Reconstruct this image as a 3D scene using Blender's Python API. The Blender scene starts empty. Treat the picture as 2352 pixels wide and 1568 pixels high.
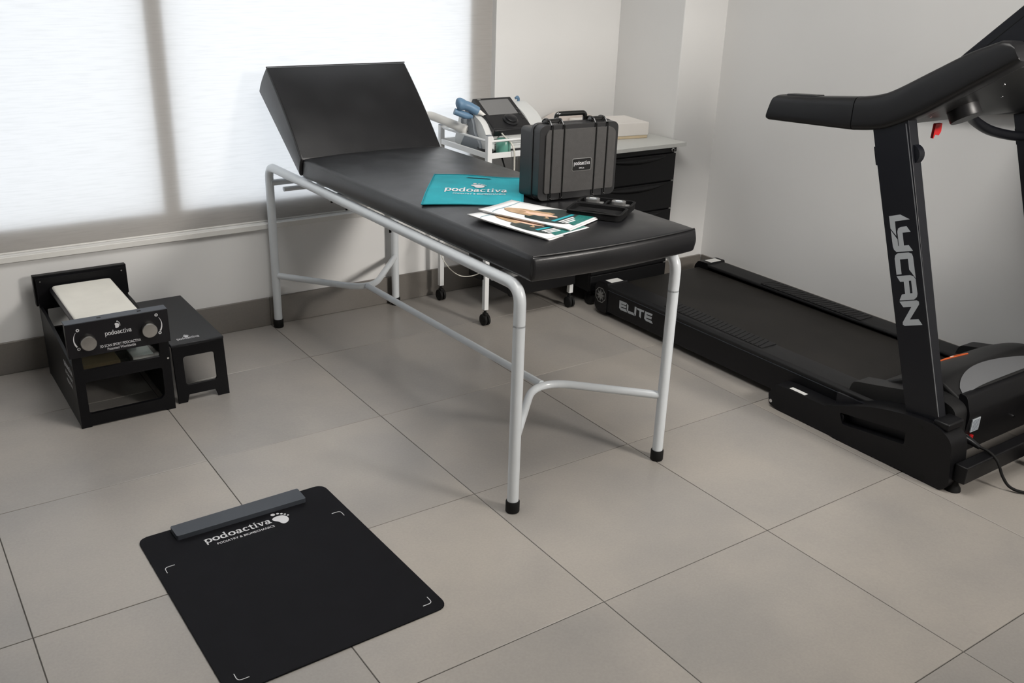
import bpy, bmesh, math, random
from mathutils import Vector, Matrix
from mathutils.geometry import tessellate_polygon
random.seed(7)
PI = math.pi
SC = bpy.context.scene
COL = SC.collection
def Rd(a): return math.radians(a)

# ---------------------------------------------------------------- camera
cd = bpy.data.cameras.new('camera'); cam = bpy.data.objects.new('camera', cd); COL.objects.link(cam)
cam.location = (-0.13636, -2.65004, 1.48457)
cam.rotation_euler = (1.18494, -0.03161, -0.60412)
cd.sensor_width = 36.0; cd.sensor_fit = 'HORIZONTAL'; cd.lens = 2184.1/2352*36.0
cd.clip_start = 0.05; cd.clip_end = 100
SC.camera = cam

# ---------------------------------------------------------------- world (overcast sky, seen only through the window)
w = bpy.data.worlds.new('world'); SC.world = w; w.use_nodes = True
bg = w.node_tree.nodes['Background']
bg.inputs[0].default_value = (0.82, 0.915, 1.0, 1); bg.inputs[1].default_value = 2.85

# ---------------------------------------------------------------- exposure
SC.view_settings.view_transform = 'Standard'; SC.view_settings.look = 'None'
SC.view_settings.gamma = 1.0; SC.view_settings.exposure = 0.06
SC.view_settings.use_curve_mapping = False
SPOT_W = 12.0       # adjustable ceiling floodlight behind the camera, to the right
LAMP2_W = 14.5       # large ceiling panel over the middle of the room

# ---------------------------------------------------------------- materials
MATS = {}
def M(name, col, rough=0.5, metal=0.0, spec=0.5, var=0.0, vscale=6.0, bump=0.0, bscale=200.0, coat=0.0, rvar=0.0, trans=0.0, stretch=None):
    m = bpy.data.materials.new(name); m.use_nodes = True
    nt = m.node_tree; p = nt.nodes['Principled BSDF']
    p.inputs['Base Color'].default_value = (*col, 1); p.inputs['Roughness'].default_value = rough
    p.inputs['Metallic'].default_value = metal; p.inputs['Specular IOR Level'].default_value = spec
    p.inputs['Coat Weight'].default_value = coat
    p.inputs['Transmission Weight'].default_value = trans
    geo = nt.nodes.new('ShaderNodeTexCoord')
    src = geo.outputs['Object']
    if stretch:
        mp = nt.nodes.new('ShaderNodeMapping'); mp.inputs['Scale'].default_value = stretch
        nt.links.new(src, mp.inputs['Vector']); src = mp.outputs['Vector']
    n = nt.nodes.new('ShaderNodeTexNoise'); n.inputs['Scale'].default_value = vscale; n.inputs['Detail'].default_value = 5
    nt.links.new(src, n.inputs['Vector'])
    if var >= 0:
        r = nt.nodes.new('ShaderNodeValToRGB')
        v = max(var, 0.02)
        r.color_ramp.elements[0].position = 0.3; r.color_ramp.elements[1].position = 0.7
        r.color_ramp.elements[0].color = (*[c*(1-v) for c in col], 1)
        r.color_ramp.elements[1].color = (*[min(1, c*(1+v)) for c in col], 1)
        nt.links.new(n.outputs['Fac'], r.inputs['Fac']); nt.links.new(r.outputs['Color'], p.inputs['Base Color'])
    if rvar:
        mr = nt.nodes.new('ShaderNodeMapRange'); mr.inputs['To Min'].default_value = rough-rvar; mr.inputs['To Max'].default_value = rough+rvar
        mr.inputs['From Min'].default_value = .3; mr.inputs['From Max'].default_value = .7
        nt.links.new(n.outputs['Fac'], mr.inputs['Value']); nt.links.new(mr.outputs['Result'], p.inputs['Roughness'])
    if bump:
        n2 = nt.nodes.new('ShaderNodeTexNoise'); n2.inputs['Scale'].default_value = bscale; n2.inputs['Detail'].default_value = 3
        nt.links.new(src, n2.inputs['Vector'])
        b = nt.nodes.new('ShaderNodeBump'); b.inputs['Strength'].default_value = bump; b.inputs['Distance'].default_value = 0.002
        nt.links.new(n2.outputs['Fac'], b.inputs['Height']); nt.links.new(b.outputs['Normal'], p.inputs['Normal'])
    MATS[name] = m
    return m

def tile_material(name, col, rough):
    m = bpy.data.materials.new(name); m.use_nodes = True
    nt = m.node_tree; p = nt.nodes['Principled BSDF']; L = nt.links.new
    tc = nt.nodes.new('ShaderNodeTexCoord'); oi = nt.nodes.new('ShaderNodeObjectInfo')
    ml = nt.nodes.new('ShaderNodeMath'); ml.operation = 'MULTIPLY'; ml.inputs[1].default_value = 37.0
    L(oi.outputs['Random'], ml.inputs[0])
    ad = nt.nodes.new('ShaderNodeVectorMath'); ad.operation = 'ADD'
    L(tc.outputs['Object'], ad.inputs[0]); L(ml.outputs[0], ad.inputs[1])
    n1 = nt.nodes.new('ShaderNodeTexNoise'); n1.inputs['Scale'].default_value = 2.4; n1.inputs['Detail'].default_value = 4; n1.inputs['Roughness'].default_value = .5
    n2 = nt.nodes.new('ShaderNodeTexNoise'); n2.inputs['Scale'].default_value = 160; n2.inputs['Detail'].default_value = 3
    L(ad.outputs[0], n1.inputs['Vector']); L(ad.outputs[0], n2.inputs['Vector'])
    r = nt.nodes.new('ShaderNodeValToRGB')
    r.color_ramp.interpolation = 'EASE'; r.color_ramp.elements[0].position = .08; r.color_ramp.elements[1].position = .92
    r.color_ramp.elements[0].color = (col[0]*.80, col[1]*.82, col[2]*.85, 1)
    r.color_ramp.elements[1].color = (col[0]*1.17, col[1]*1.15, col[2]*1.12, 1)
    L(n1.outputs['Fac'], r.inputs['Fac'])
    mx = nt.nodes.new('ShaderNodeMixRGB'); mx.blend_type = 'OVERLAY'; mx.inputs['Fac'].default_value = .10
    L(r.outputs['Color'], mx.inputs['Color1']); L(n2.outputs['Fac'], mx.inputs['Color2'])
    L(mx.outputs['Color'], p.inputs['Base Color'])
    mr = nt.nodes.new('ShaderNodeMapRange'); mr.inputs['From Min'].default_value = .1; mr.inputs['From Max'].default_value = .9
    mr.inputs['To Min'].default_value = rough-.03; mr.inputs['To Max'].default_value = rough+.05
    L(n1.outputs['Fac'], mr.inputs['Value']); L(mr.outputs['Result'], p.inputs['Roughness'])
    p.inputs['Specular IOR Level'].default_value = .5
    MATS[name] = m
    return m

def blind_material():
    m = bpy.data.materials.new('blind_fabric'); m.use_nodes = True
    nt = m.node_tree; nt.nodes.clear(); L = nt.links.new
    out = nt.nodes.new('ShaderNodeOutputMaterial')
    tc = nt.nodes.new('ShaderNodeTexCoord'); mp = nt.nodes.new('ShaderNodeMapping'); mp.inputs['Scale'].default_value = (9, 1, 170)
    n = nt.nodes.new('ShaderNodeTexNoise'); n.inputs['Scale'].default_value = 1.0; n.inputs['Detail'].default_value = 3
    L(tc.outputs['Object'], mp.inputs['Vector']); L(mp.outputs['Vector'], n.inputs['Vector'])
    def ramp(a, b):
        r = nt.nodes.new('ShaderNodeValToRGB'); r.color_ramp.elements[0].position = .25; r.color_ramp.elements[1].position = .55
        r.color_ramp.elements[0].color = (*a, 1); r.color_ramp.elements[1].color = (*b, 1)
        L(n.outputs['Fac'], r.inputs['Fac']); return r.outputs['Color']
    t = nt.nodes.new('ShaderNodeBsdfTranslucent'); L(ramp((.76, .725, .705), (.83, .79, .77)), t.inputs['Color'])
    d = nt.nodes.new('ShaderNodeBsdfDiffuse'); L(ramp((.47, .455, .435), (.51, .495, .475)), d.inputs['Color'])
    mix = nt.nodes.new('ShaderNodeMixShader'); mix.inputs['Fac'].default_value = .58
    L(t.outputs[0], mix.inputs[1]); L(d.outputs[0], mix.inputs[2]); L(mix.outputs[0], out.inputs['Surface'])
    MATS['blind_fabric'] = m
def glass_material(name, tint=(1, 1, 1), gloss=.06):
    m = bpy.data.materials.new(name); m.use_nodes = True
    nt = m.node_tree; nt.nodes.clear(); L = nt.links.new
    out = nt.nodes.new('ShaderNodeOutputMaterial'); a = nt.nodes.new('ShaderNodeBsdfTransparent'); a.inputs[0].default_value = (*tint, 1)
    g = nt.nodes.new('ShaderNodeBsdfGlossy'); g.inputs['Roughness'].default_value = .03
    mix = nt.nodes.new('ShaderNodeMixShader'); mix.inputs[0].default_value = gloss
    L(a.outputs[0], mix.inputs[1]); L(g.outputs[0], mix.inputs[2]); L(mix.outputs[0], out.inputs['Surface'])
    MATS[name] = m
def emit_material(name, col, s):
    m = bpy.data.materials.new(name); m.use_nodes = True
    p = m.node_tree.nodes['Principled BSDF']
    p.inputs['Base Color'].default_value = (.8, .8, .8, 1)
    p.inputs['Emission Color'].default_value = (*col, 1); p.inputs['Emission Strength'].default_value = s
    MATS[name] = m

M('wall_paint', (.795, .79, .78), .75, var=.02, vscale=1.5, bump=.05, bscale=60)
M('ceiling_paint', (.80, .80, .78), .85)
M('grout', (.075, .07, .062), .9, var=.2, vscale=30)
tile_material('floor_tile', (.350, .325, .298), .29)
tile_material('skirting_tile', (.175, .16, .143), .36)
M('trim_white', (.74, .73, .70), .5)
M('window_frame', (.70, .71, .71), .45)
blind_material(); glass_material('window_glass'); glass_material('clear_glass', (.82, .86, .86), .10)
M('enamel', (.70, .735, .765), .30, coat=.25, var=.02, vscale=20)
M('rubber', (.007, .007, .007), .65, spec=.25, var=.1)
M('vinyl', (.0085, .0085, .0098), .33, var=.12, vscale=9, bump=.10, bscale=420, rvar=.05)
M('vinyl_seam', (.012, .012, .013), .42)
M('black_metal', (.0035, .0035, .0045), .42, spec=.20, var=.08, vscale=30, bump=.06, bscale=900)
M('black_satin', (.014, .014, .017), .34, var=.08, vscale=30)
M('panel_front', (.0075, .0070, .0090), .40, spec=.3)
M('print_white', (.62, .62, .64), .6)
M('print_grey', (.36, .38, .40), .45)
M('print_dim', (.22, .22, .215), .5)
M('steel', (.60, .58, .55), .28, metal=1.0, var=.05, vscale=60)
M('chrome', (.78, .78, .78), .15, metal=1.0)
M('sling_fabric', (.70, .675, .61), .8, var=.05, vscale=10, bump=.2, bscale=500)
M('brown_board', (.20, .125, .055), .6, var=.15, vscale=20)
M('step_top', (.014, .015, .018), .42, spec=.35, var=.1, bump=.12, bscale=700)
M('mat_rubber', (.0045, .0045, .0062), .62, spec=.13, var=.12, vscale=14, bump=.15, bscale=900)
M('mat_bar', (.055, .062, .075), .50, spec=.4, var=.06)
M('case_shell', (.050, .048, .047), .42, var=.1, vscale=60, bump=.30, bscale=700)
M('case_edge', (.016, .016, .017), .36, bump=.10, bscale=700)
M('case_plate', (.010, .010, .010), .3)
M('teal_fabric', (.006, .29, .35), .78, var=.10, vscale=14, bump=.3, bscale=1200)
M('teal_hem', (.010, .235, .285), .8)
M('dark_slot', (.004, .02, .03), .9)
M('paper', (.80, .80, .80), .32, var=.02)
M('page_edge', (.72, .70, .69), .6, var=.08, vscale=300)
M('print_skin', (.74, .50, .38), .4, var=.08, vscale=30)
M('print_hair', (.44, .29, .17), .4, var=.25, vscale=60)
M('print_dark', (.028, .042, .040), .35, var=.3, vscale=40)
M('print_teal', (.03, .36, .42), .35)
M('print_leaf', (.02, .16, .14), .35, var=.5, vscale=160)
M('print_line', (.20, .32, .38), .4)
M('nylon', (.0055, .0055, .006), .75, spec=.2, var=.2, vscale=80, bump=.4, bscale=900)
M('sensor_grey', (.12, .12, .118), .42, var=.05)
M('silver_patch', (.75, .75, .73), .35)
M('trolley_white', (.76, .77, .77), .35)
M('unit_white', (.70, .71, .70), .40, var=.02)
M('unit_grey', (.17, .19, .21), .45)
M('unit_black', (.012, .012, .0135), .32, spec=.4)
M('screen_glass', (.18, .18, .18), .14)
M('gloss_black', (.008, .008, .008), .10, coat=.5)
M('blue_plastic', (.13, .235, .36), .45, var=.05)
M('white_plastic', (.74, .73, .70), .45, var=.03)
M('cable_cream', (.62, .60, .54), .5)
M('green_gel', (.13, .36, .29), .30, var=.08, trans=.15)
M('cabinet_black', (.0065, .0065, .0072), .45, spec=.28, bump=.05, bscale=900)
M('cabinet_gap', (.30, .30, .29), .4, metal=.6)
M('laminate', (.64, .645, .62), .5, var=.03)
M('carton_white', (.86, .82, .78), .7, var=.03)
M('carton_tan', (.76, .62, .42), .75, var=.05)
M('pink_paper', (.72, .645, .60), .75, var=.04)
M('tread_black', (.0045, .0045, .0055), .42, spec=.25, var=.08, bump=.06, bscale=800)
M('tread_metal', (.006, .0066, .0095), .38, spec=.30, bump=.05, bscale=900)
M('tread_arm', (.0085, .0085, .0095), .38, spec=.40, bump=.10, bscale=900)
M('tread_under', (.016, .0165, .017), .40, spec=.4, bump=.05, bscale=500)
M('tread_belt', (.015, .0135, .012), .58, spec=.25, var=.25, vscale=5, bump=.35, bscale=700)
M('tread_rib', (.009, .009, .0098), .50, spec=.28)
M('tread_hood', (.013, .013, .0135), .45, spec=.3, bump=.08, bscale=900)
M('tread_silver', (.175, .18, .19), .38, metal=.3)
M('sticker', (.50, .54, .58), .5)
M('sticker_line', (.12, .14, .17), .5)
M('warning_orange', (.70, .13, .03), .5)
M('red_plastic', (.50, .008, .010), .4)
emit_material('lamp_panel', (1.0, .95, .88), 6.0)

# ---------------------------------------------------------------- mesh helpers
class B:
    def __init__(s): s.bm = bmesh.new()
    def box(s, x0, x1, y0, y1, z0, z1):
        v = [s.bm.verts.new((x, y, z)) for z in (z0, z1) for y in (y0, y1) for x in (x0, x1)]
        for f in ((0, 2, 3, 1), (4, 5, 7, 6), (0, 1, 5, 4), (2, 6, 7, 3), (0, 4, 6, 2), (1, 3, 7, 5)):
            s.bm.faces.new([v[i] for i in f])
        return s
    def hexa(s, p):      # 8 points: bottom ring 4, top ring 4
        v = [s.bm.verts.new(q) for q in p]
        for f in ((3, 2, 1, 0), (4, 5, 6, 7), (0, 1, 5, 4), (1, 2, 6, 5), (2, 3, 7, 6), (3, 0, 4, 7)):
            s.bm.faces.new([v[i] for i in f])
        return s
    def plate(s, outer, axis, a0, a1, holes=()):
        loops = [list(outer)] + [list(h) for h in holes]
        def P(q, a):
            return {'x': (a, q[0], q[1]), 'y': (q[0], a, q[1]), 'z': (q[0], q[1], a)}[axis]
        flat = [q for l in loops for q in l]
        tri = tessellate_polygon([[Vector((q[0], q[1], 0)) for q in l] for l in loops])
        lo = [s.bm.verts.new(P(q, a0)) for q in flat]; hi = [s.bm.verts.new(P(q, a1)) for q in flat]
        for t in tri:
            try: s.bm.faces.new([lo[i] for i in t])
            except ValueError: pass
            try: s.bm.faces.new([hi[i] for i in reversed(t)])
            except ValueError: pass
        k = 0
        for l in loops:
            n = len(l)
            for i in range(n):
                a, b = k+i, k+(i+1) % n
                s.bm.faces.new((lo[a], lo[b], hi[b], hi[a]))
            k += n
        return s
    def tube(s, pts, r, n=14, caps=True):
        pts = [Vector(p) for p in pts]; rings = []
        up = None
        for i, p in enumerate(pts):
            t = (pts[min(i+1, len(pts)-1)] - pts[max(i-1, 0)]).normalized()
            if up is None:
                up = Vector((0, 0, 1)) if abs(t.z) < .9 else Vector((1, 0, 0))
            a = (up - t*up.dot(t)).normalized(); up = a; b = t.cross(a)
            rr = r[i] if isinstance(r, (list, tuple)) else r
            rings.append([s.bm.verts.new(p + (a*math.cos(2*PI*k/n) + b*math.sin(2*PI*k/n))*rr) for k in range(n)])
        for i in range(len(rings)-1):
            for k in range(n):
                s.bm.faces.new((rings[i][k], rings[i][(k+1) % n], rings[i+1][(k+1) % n], rings[i+1][k]))
        if caps:
            s.bm.faces.new(list(reversed(rings[0]))); s.bm.faces.new(rings[-1])
        return s
    def cyl(s, p0, p1, r0, r1=None, n=24):
        return s.tube([p0, p1], [r0, r0 if r1 is None else r1], n)
    def lathe(s, c, axis, prof, n=28):   # prof: list of (radius, offset along axis)
        ax = Vector(axis).normalized()
        return s.tube([Vector(c)+ax*o for r, o in prof], [r for r, o in prof], n) if False else s._lathe(Vector(c), ax, prof, n)
    def _lathe(s, c, ax, prof, n):
        a = ax.orthogonal().normalized(); b = ax.cross(a); rings = []
        for r, o in prof:
            rings.append([s.bm.verts.new(c+ax*o+(a*math.cos(2*PI*k/n)+b*math.sin(2*PI*k/n))*max(r, 1e-5)) for k in range(n)])
        for i in range(len(rings)-1):
            for k in range(n):
                s.bm.faces.new((rings[i][k], rings[i][(k+1) % n], rings[i+1][(k+1) % n], rings[i+1][k]))
        s.bm.faces.new(list(reversed(rings[0]))); s.bm.faces.new(rings[-1])
        return s
    def grid(s, f, nu, nv):            # surface f(u,v) in [0,1]^2
        v = [[s.bm.verts.new(f(i/nu, j/nv)) for j in range(nv+1)] for i in range(nu+1)]
        for i in range(nu):
            for j in range(nv):
                s.bm.faces.new((v[i][j], v[i+1][j], v[i+1][j+1], v[i][j+1]))
        return s
    def block(s, nu, nv, nw, f):       # closed box of quads, f(u,v,w) with u,v,w in [-1,1]
        cache = {}
        def V(i, j, k):
            if (i, j, k) not in cache:
                cache[i, j, k] = s.bm.verts.new(f(2*i/nu-1, 2*j/nv-1, 2*k/nw-1))
            return cache[i, j, k]
        for i in range(nu):
            for j in range(nv):
                for k in (0, nw): s.bm.faces.new((V(i, j, k), V(i+1, j, k), V(i+1, j+1, k), V(i, j+1, k)))
        for i in range(nu):
            for k in range(nw):
                for j in (0, nv): s.bm.faces.new((V(i, j, k), V(i+1, j, k), V(i+1, j, k+1), V(i, j, k+1)))
        for j in range(nv):
            for k in range(nw):
                for i in (0, nu): s.bm.faces.new((V(i, j, k), V(i, j+1, k), V(i, j+1, k+1), V(i, j, k+1)))
        return s
    def ball(s, c, r, n=16, m=10):
        return s._lathe(Vector((c[0], c[1], c[2])), Vector((0, 0, 1)), [(math.sin(PI*i/m)*r, -math.cos(PI*i/m)*r) for i in range(m+1)], n)

ROOT = {}
def rootloc(o):
    while o is not None and o.parent is not None: o = o.parent
    return o
def obj(name, b, mat, parent=None, bevel=0.0, seg=2, smooth=38, local=False, kind=None, label=None):
    bm = b.bm
    bmesh.ops.recalc_face_normals(bm, faces=bm.faces)
    me = bpy.data.meshes.new(name); 
    if parent is not None and not local:
        rl = rootloc(parent).location
        bmesh.ops.translate(bm, verts=bm.verts, vec=-rl)
    bm.to_mesh(me); bm.free()
    me.materials.append(MATS[mat])
    if smooth:
        me.shade_smooth(); me.set_sharp_from_angle(angle=Rd(smooth))
    o = bpy.data.objects.new(name, me); COL.objects.link(o)
    if parent is not None: o.parent = parent
    if bevel:
        mo = o.modifiers.new('bevel', 'BEVEL'); mo.width = bevel; mo.segments = seg; mo.limit_method = 'ANGLE'; mo.angle_limit = Rd(40)
        mo.harden_normals = False
    if kind: o['kind'] = kind
    if label: o['label'] = label
    return o
def thing(name, label, cat, loc, rotz=0.0, group=None):
    o = bpy.data.objects.new(name, None); COL.objects.link(o); o.empty_display_size = .05
    o.location = loc; o.rotation_euler = (0, 0, rotz); o['label'] = label; o['category'] = cat
    if group: o['group'] = group
    return o
def tag(o, label, cat, group=None):
    o['label'] = label; o['category'] = cat
    if group: o['group'] = group
    return o
def struct(name, b, mat, **k):
    return obj(name, b, mat, kind='structure', **k)
def copy_part(o, parent, offset=(0, 0, 0)):
    c = o.copy(); COL.objects.link(c); c.parent = parent; c.location = o.location + Vector(offset)
    for ch in [q for q in bpy.data.objects if q.parent == o]:
        d = ch.copy(); COL.objects.link(d); d.parent = c
    return c

def rrect(x0, x1, y0, y1, r, n=6):
    out = []
    for cx, cy, a in ((x1-r, y1-r, 0), (x0+r, y1-r, 90), (x0+r, y0+r, 180), (x1-r, y0+r, 270)):
        for i in range(n+1):
            t = Rd(a+90*i/n); out.append((cx+r*math.cos(t), cy+r*math.sin(t)))
    return out
def rpoly(pts, r, n=5):
    out = []; m = len(pts)
    for i in range(m):
        p, a, c = Vector(pts[i]), Vector(pts[i-1]), Vector(pts[(i+1) % m])
        d1 = (a-p); d2 = (c-p); k = min(r if not isinstance(r, (list, tuple)) else r[i], d1.length*.45, d2.length*.45)
        s, e = p+d1.normalized()*k, p+d2.normalized()*k
        for j in range(n+1):
            t = j/n; out.append(tuple(s*(1-t)**2 + p*2*t*(1-t) + e*t*t))
    return out
def fillet(pts, r, n=8):
    pts = [Vector(p) for p in pts]; out = [pts[0]]
    for i in range(1, len(pts)-1):
        p = pts[i]; d1 = (pts[i-1]-p); d2 = (pts[i+1]-p)
        k = min(r, d1.length*.48, d2.length*.48); s, e = p+d1.normalized()*k, p+d2.normalized()*k
        for j in range(n+1):
            t = j/n; out.append(s*(1-t)**2 + p*2*t*(1-t) + e*t*t)
    out.append(pts[-1]); return out
def spline(pts, n=8):
    P = [Vector(p) for p in pts]; P = [P[0]*2-P[1]] + P + [P[-1]*2-P[-2]]; out = []
    for i in range(1, len(P)-2):
        for j in range(n):
            t = j/n; a, b, c, d = P[i-1:i+3]
            out.append(.5*((2*b)+(c-a)*t+(2*a-5*b+4*c-d)*t*t+(3*b-a-3*c+d)*t**3))
    out.append(P[-2]); return out

# lettering: font text as mesh, placed by a frame (origin, right, up) in parent space
def frame(o, right, up):
    r = Vector(right).normalized(); u = Vector(up); u = (u-r*u.dot(r)).normalized(); n = r.cross(u)
    return Matrix(((r.x, u.x, n.x, o[0]), (r.y, u.y, n.y, o[1]), (r.z, u.z, n.z, o[2]), (0, 0, 0, 1)))
def text(body, o, right, up, size, width, mat, parent, local=False, bold=0.0, name='lettering', depth=.0004):
    cu = bpy.data.curves.new('t', 'FONT'); cu.body = body; cu.size = 1.0; cu.offset = bold; cu.resolution_u = 3
    to = bpy.data.objects.new('t', cu); COL.objects.link(to)
    dg = bpy.context.evaluated_depsgraph_get()
    me = bpy.data.meshes.new_from_object(to.evaluated_get(dg))
    bpy.data.objects.remove(to); bpy.data.curves.remove(cu)
    bm = bmesh.new(); bm.from_mesh(me); bpy.data.meshes.remove(me)
    xs = [v.co.x for v in bm.verts]; x0, x1 = min(xs), max(xs)
    sx = width/(x1-x0) if width else size
    for v in bm.verts: v.co = Vector(((v.co.x-x0)*sx, v.co.y*size, depth))
    b = B(); b.bm.free(); b.bm = bm
    bmesh.ops.transform(bm, matrix=frame(o, right, up), verts=bm.verts)
    return obj(name, b, mat, parent, smooth=0, local=local)

# hand-drawn semi-serif glyphs, x-height 1
def strip(pts, wd):
    P = [Vector(p) for p in pts]; Lf, Rt = [], []
    for i, p in enumerate(P):
        t = (P[min(i+1, len(P)-1)]-P[max(i-1, 0)]).normalized(); nrm = Vector((-t.y, t.x))
        h = (wd[i] if isinstance(wd, (list, tuple)) else wd)/2
        Lf.append(p+nrm*h); Rt.append(p-nrm*h)
    return [(Lf[i], Lf[i+1], Rt[i+1], Rt[i]) for i in range(len(P)-1)]
def arc(cx, cy, rx, ry, a0, a1, tv, th, n=22):
    pts, wd = [], []
    for i in range(n+1):
        a = Rd(a0+(a1-a0)*i/n); pts.append((cx+rx*math.cos(a), cy+ry*math.sin(a)))
        wd.append(tv*abs(math.cos(a))+th*abs(math.sin(a)))
    return strip(pts, wd)
def quad(*p): return [tuple(Vector(q) for q in p)]
GL = {
 'p': (1.0, quad((.08, -.52), (.28, -.46), (.28, .98), (.08, .92)) + quad((-.06, .93), (.08, .80), (.28, .86), (.28, 1.02)) + arc(.52, .50, .37, .43, 0, 360, .22, .13)),
 'o': (1.02, arc(.50, .49, .38, .43, 0, 360, .22, .13)),
 'd': (1.06, arc(.46, .47, .35, .42, 0, 360, .22, .13) + quad((.66, .06), (.86, .10), (.86, 1.48), (.66, 1.42)) + quad((.54, 1.44), (.66, 1.34), (.86, 1.38), (.86, 1.52)) + quad((.80, 0), (1.0, .06), (.97, .16), (.80, .16))),
 'a': (.92, arc(.36, .29, .24, .25, 0, 360, .20, .12) + quad((.56, .06), (.76, .10), (.76, .66), (.56, .66)) + arc(.40, .66, .27, .27, -5, 150, .20, .14, 14) + quad((.70, .02), (.92, .06), (.90, .16), (.70, .18))),
 'c': (.86, arc(.48, .49, .36, .43, 48, 318, .22, .13)),
 't': (.66, quad((.18, .22), (.38, .22), (.38, 1.30), (.18, 1.18)) + quad((.0, .84), (.62, .84), (.62, .98), (.0, .98)) + arc(.44, .24, .16, .20, 180, 315, .18, .14, 8)),
 'i': (.46, quad((.12, 0), (.32, 0), (.32, .98), (.12, .94)) + quad((.0, .96), (.12, .84), (.32, .88), (.32, 1.0)) + quad((.02, 0), (.44, 0), (.44, .12), (.02, .12)) + quad((.10, 1.18), (.34, 1.18), (.34, 1.40), (.10, 1.40))),
 'v': (.94, quad((.06, .98), (.30, .98), (.58, 0), (.40, 0)) + quad((.42, 0), (.56, 0), (.90, .98), (.72, .98)) + quad((-.02, .88), (.40, .88), (.40, .98), (-.02, .98)) + quad((.60, .88), (.98, .88), (.98, .98), (.60, .98))),
}
def wordmark(o, right, up, width, xh, mat, parent, local=False):
    b = B(); x = 0.0; polys = []
    for ch in 'podoactiva':
        adv, ps = GL[ch]
        for q in ps: polys.append([(v[0]+x, v[1]) for v in q])
        x += adv+.05
    for k, q in enumerate(polys):
        z = .0004 + .00001*(k % 7)
        b.bm.faces.new([b.bm.verts.new((v[0]*width/x, v[1]*xh, z)) for v in q])
    bmesh.ops.transform(b.bm, matrix=frame(o, right, up), verts=b.bm.verts)
    ob = obj('lettering', b, mat, parent, smooth=0, local=local)
    return ob
FOOT = [(0.6414, -0.4257), (0.6476, -0.42), (0.66, -0.417), (0.6733, -0.4194), (0.6823, -0.4288), (0.6838, -0.4425), (0.6795, -0.4536), (0.6711, -0.4613), (0.6615, -0.4624), (0.6561, -0.4549), (0.6539, -0.4464), (0.6438, -0.4367), (0.6407, -0.4302)]
TOES = [(0.6518, -0.4047, .0062), (0.6651, -0.4062, .0041), (0.6744, -0.4119, .0037), (0.6817, -0.4188, .0034), (0.6876, -0.4274, .0029)]
def foot_mark(o, right, up, scale, mat, parent, local=False, rot=0.0, sy=1.0):
    b = B(); cx, cy = .664, -.4325; c, s = math.cos(rot), math.sin(rot)
    def T(x, y): x, y = (x-cx)*scale, (y-cy)*scale; return (x*c-y*s, (x*s+y*c)*sy, .0005)
    b.bm.faces.new([b.bm.verts.new(T(*p)) for p in reversed(rpoly(FOOT, .005, 3))])
    for x, y, r in TOES:
        b.bm.faces.new([b.bm.verts.new(T(x+r*math.cos(2*PI*k/18), y+r*math.sin(2*PI*k/18))) for k in range(18)])
    bmesh.ops.transform(b.bm, matrix=frame(o, right, up), verts=b.bm.verts)
    return obj('foot_emblem', b, mat, parent, smooth=0, local=local)
def decal(name, polys, mat, parent, to3d, local=False, depth=None):
    b = B()
    for q in polys:
        b.bm.faces.new([b.bm.verts.new(to3d(*p)) for p in q])
    return obj(name, b, mat, parent, smooth=0, local=local)

# ================================================================ ROOM
T = .6
XL, XR, YF, YB, ZC = -2.6, 3.30, -4.6, 1.012, 2.62
fl = struct('floor', B().box(XL-.2, XR+.2, YF-.2, YB+.2, -.10, -.0015), 'grout', smooth=0)
def tile_mesh(wx, wy, th=.009, c=.0008):
    b = B(); g = .00125
    x, y = wx/2-g, wy/2-g
    lo = [(-x, -y, -th), (x, -y, -th), (x, y, -th), (-x, y, -th)]
    md = [(p[0], p[1], -c) for p in lo]; hi = [(-x+c, -y+c, 0), (x-c, -y+c, 0), (x-c, y-c, 0), (-x+c, y-c, 0)]
    v = [[b.bm.verts.new(p) for p in r] for r in (lo, md, hi)]
    for r in range(2):
        for i in range(4): b.bm.faces.new((v[r][i], v[r][(i+1) % 4], v[r+1][(i+1) % 4], v[r+1][i]))
    b.bm.faces.new(v[2]); b.bm.faces.new(list(reversed(v[0])))
    return b
first = None
for i in range(-5, 6):
    for j in range(-8, 2):
        x0, x1 = max(i*T, XL), min((i+1)*T, XR); y0, y1 = max(j*T, YF), min((j+1)*T, YB)
        if x1-x0 < .02 or y1-y0 < .02: continue
        full = abs(x1-x0-T) < 1e-6 and abs(y1-y0-T) < 1e-6
        if full and first is not None:
            o = first.copy(); COL.objects.link(o); o.parent = fl
        else:
            o = obj('tile', tile_mesh(x1-x0, y1-y0), 'floor_tile', fl, smooth=0, local=True)
            if full: first = o
        o.location = ((x0+x1)/2, (y0+y1)/2, random.uniform(-.0003, .0002))

# window wall with its opening
WX0, WX1, WZ0, WZ1 = -1.75, 2.318, .441, 2.25
struct('wall_back', B().plate([(XL, -.05), (XR+.2, -.05), (XR+.2, ZC), (XL, ZC)], 'y', YB, YB+.22, holes=[[(WX0, WZ0), (WX1, WZ0), (WX1, WZ1), (WX0, WZ1)]]), 'wall_paint', smooth=0)
PX, PY = 3.032, .578
struct('wall_pillar', B().box(PX, XR+.05, PY, YB+.05, -.05, ZC), 'wall_paint', bevel=.004)
struct('wall_right', B().box(XR, XR+.2, YF, YB, -.05, ZC), 'wall_paint', smooth=0)
struct('wall_left', B().box(XL-.2, XL, YF-.2, YB+.22, -.05, ZC), 'wall_paint', smooth=0)
struct('wall_front', B().box(XL, XR+.2, YF-.2, YF, -.05, ZC), 'wall_paint', smooth=0)
struct('ceiling', B().box(XL-.2, XR+.2, YF-.2, YB+.22, ZC, ZC+.1), 'ceiling_paint', smooth=0)
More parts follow.
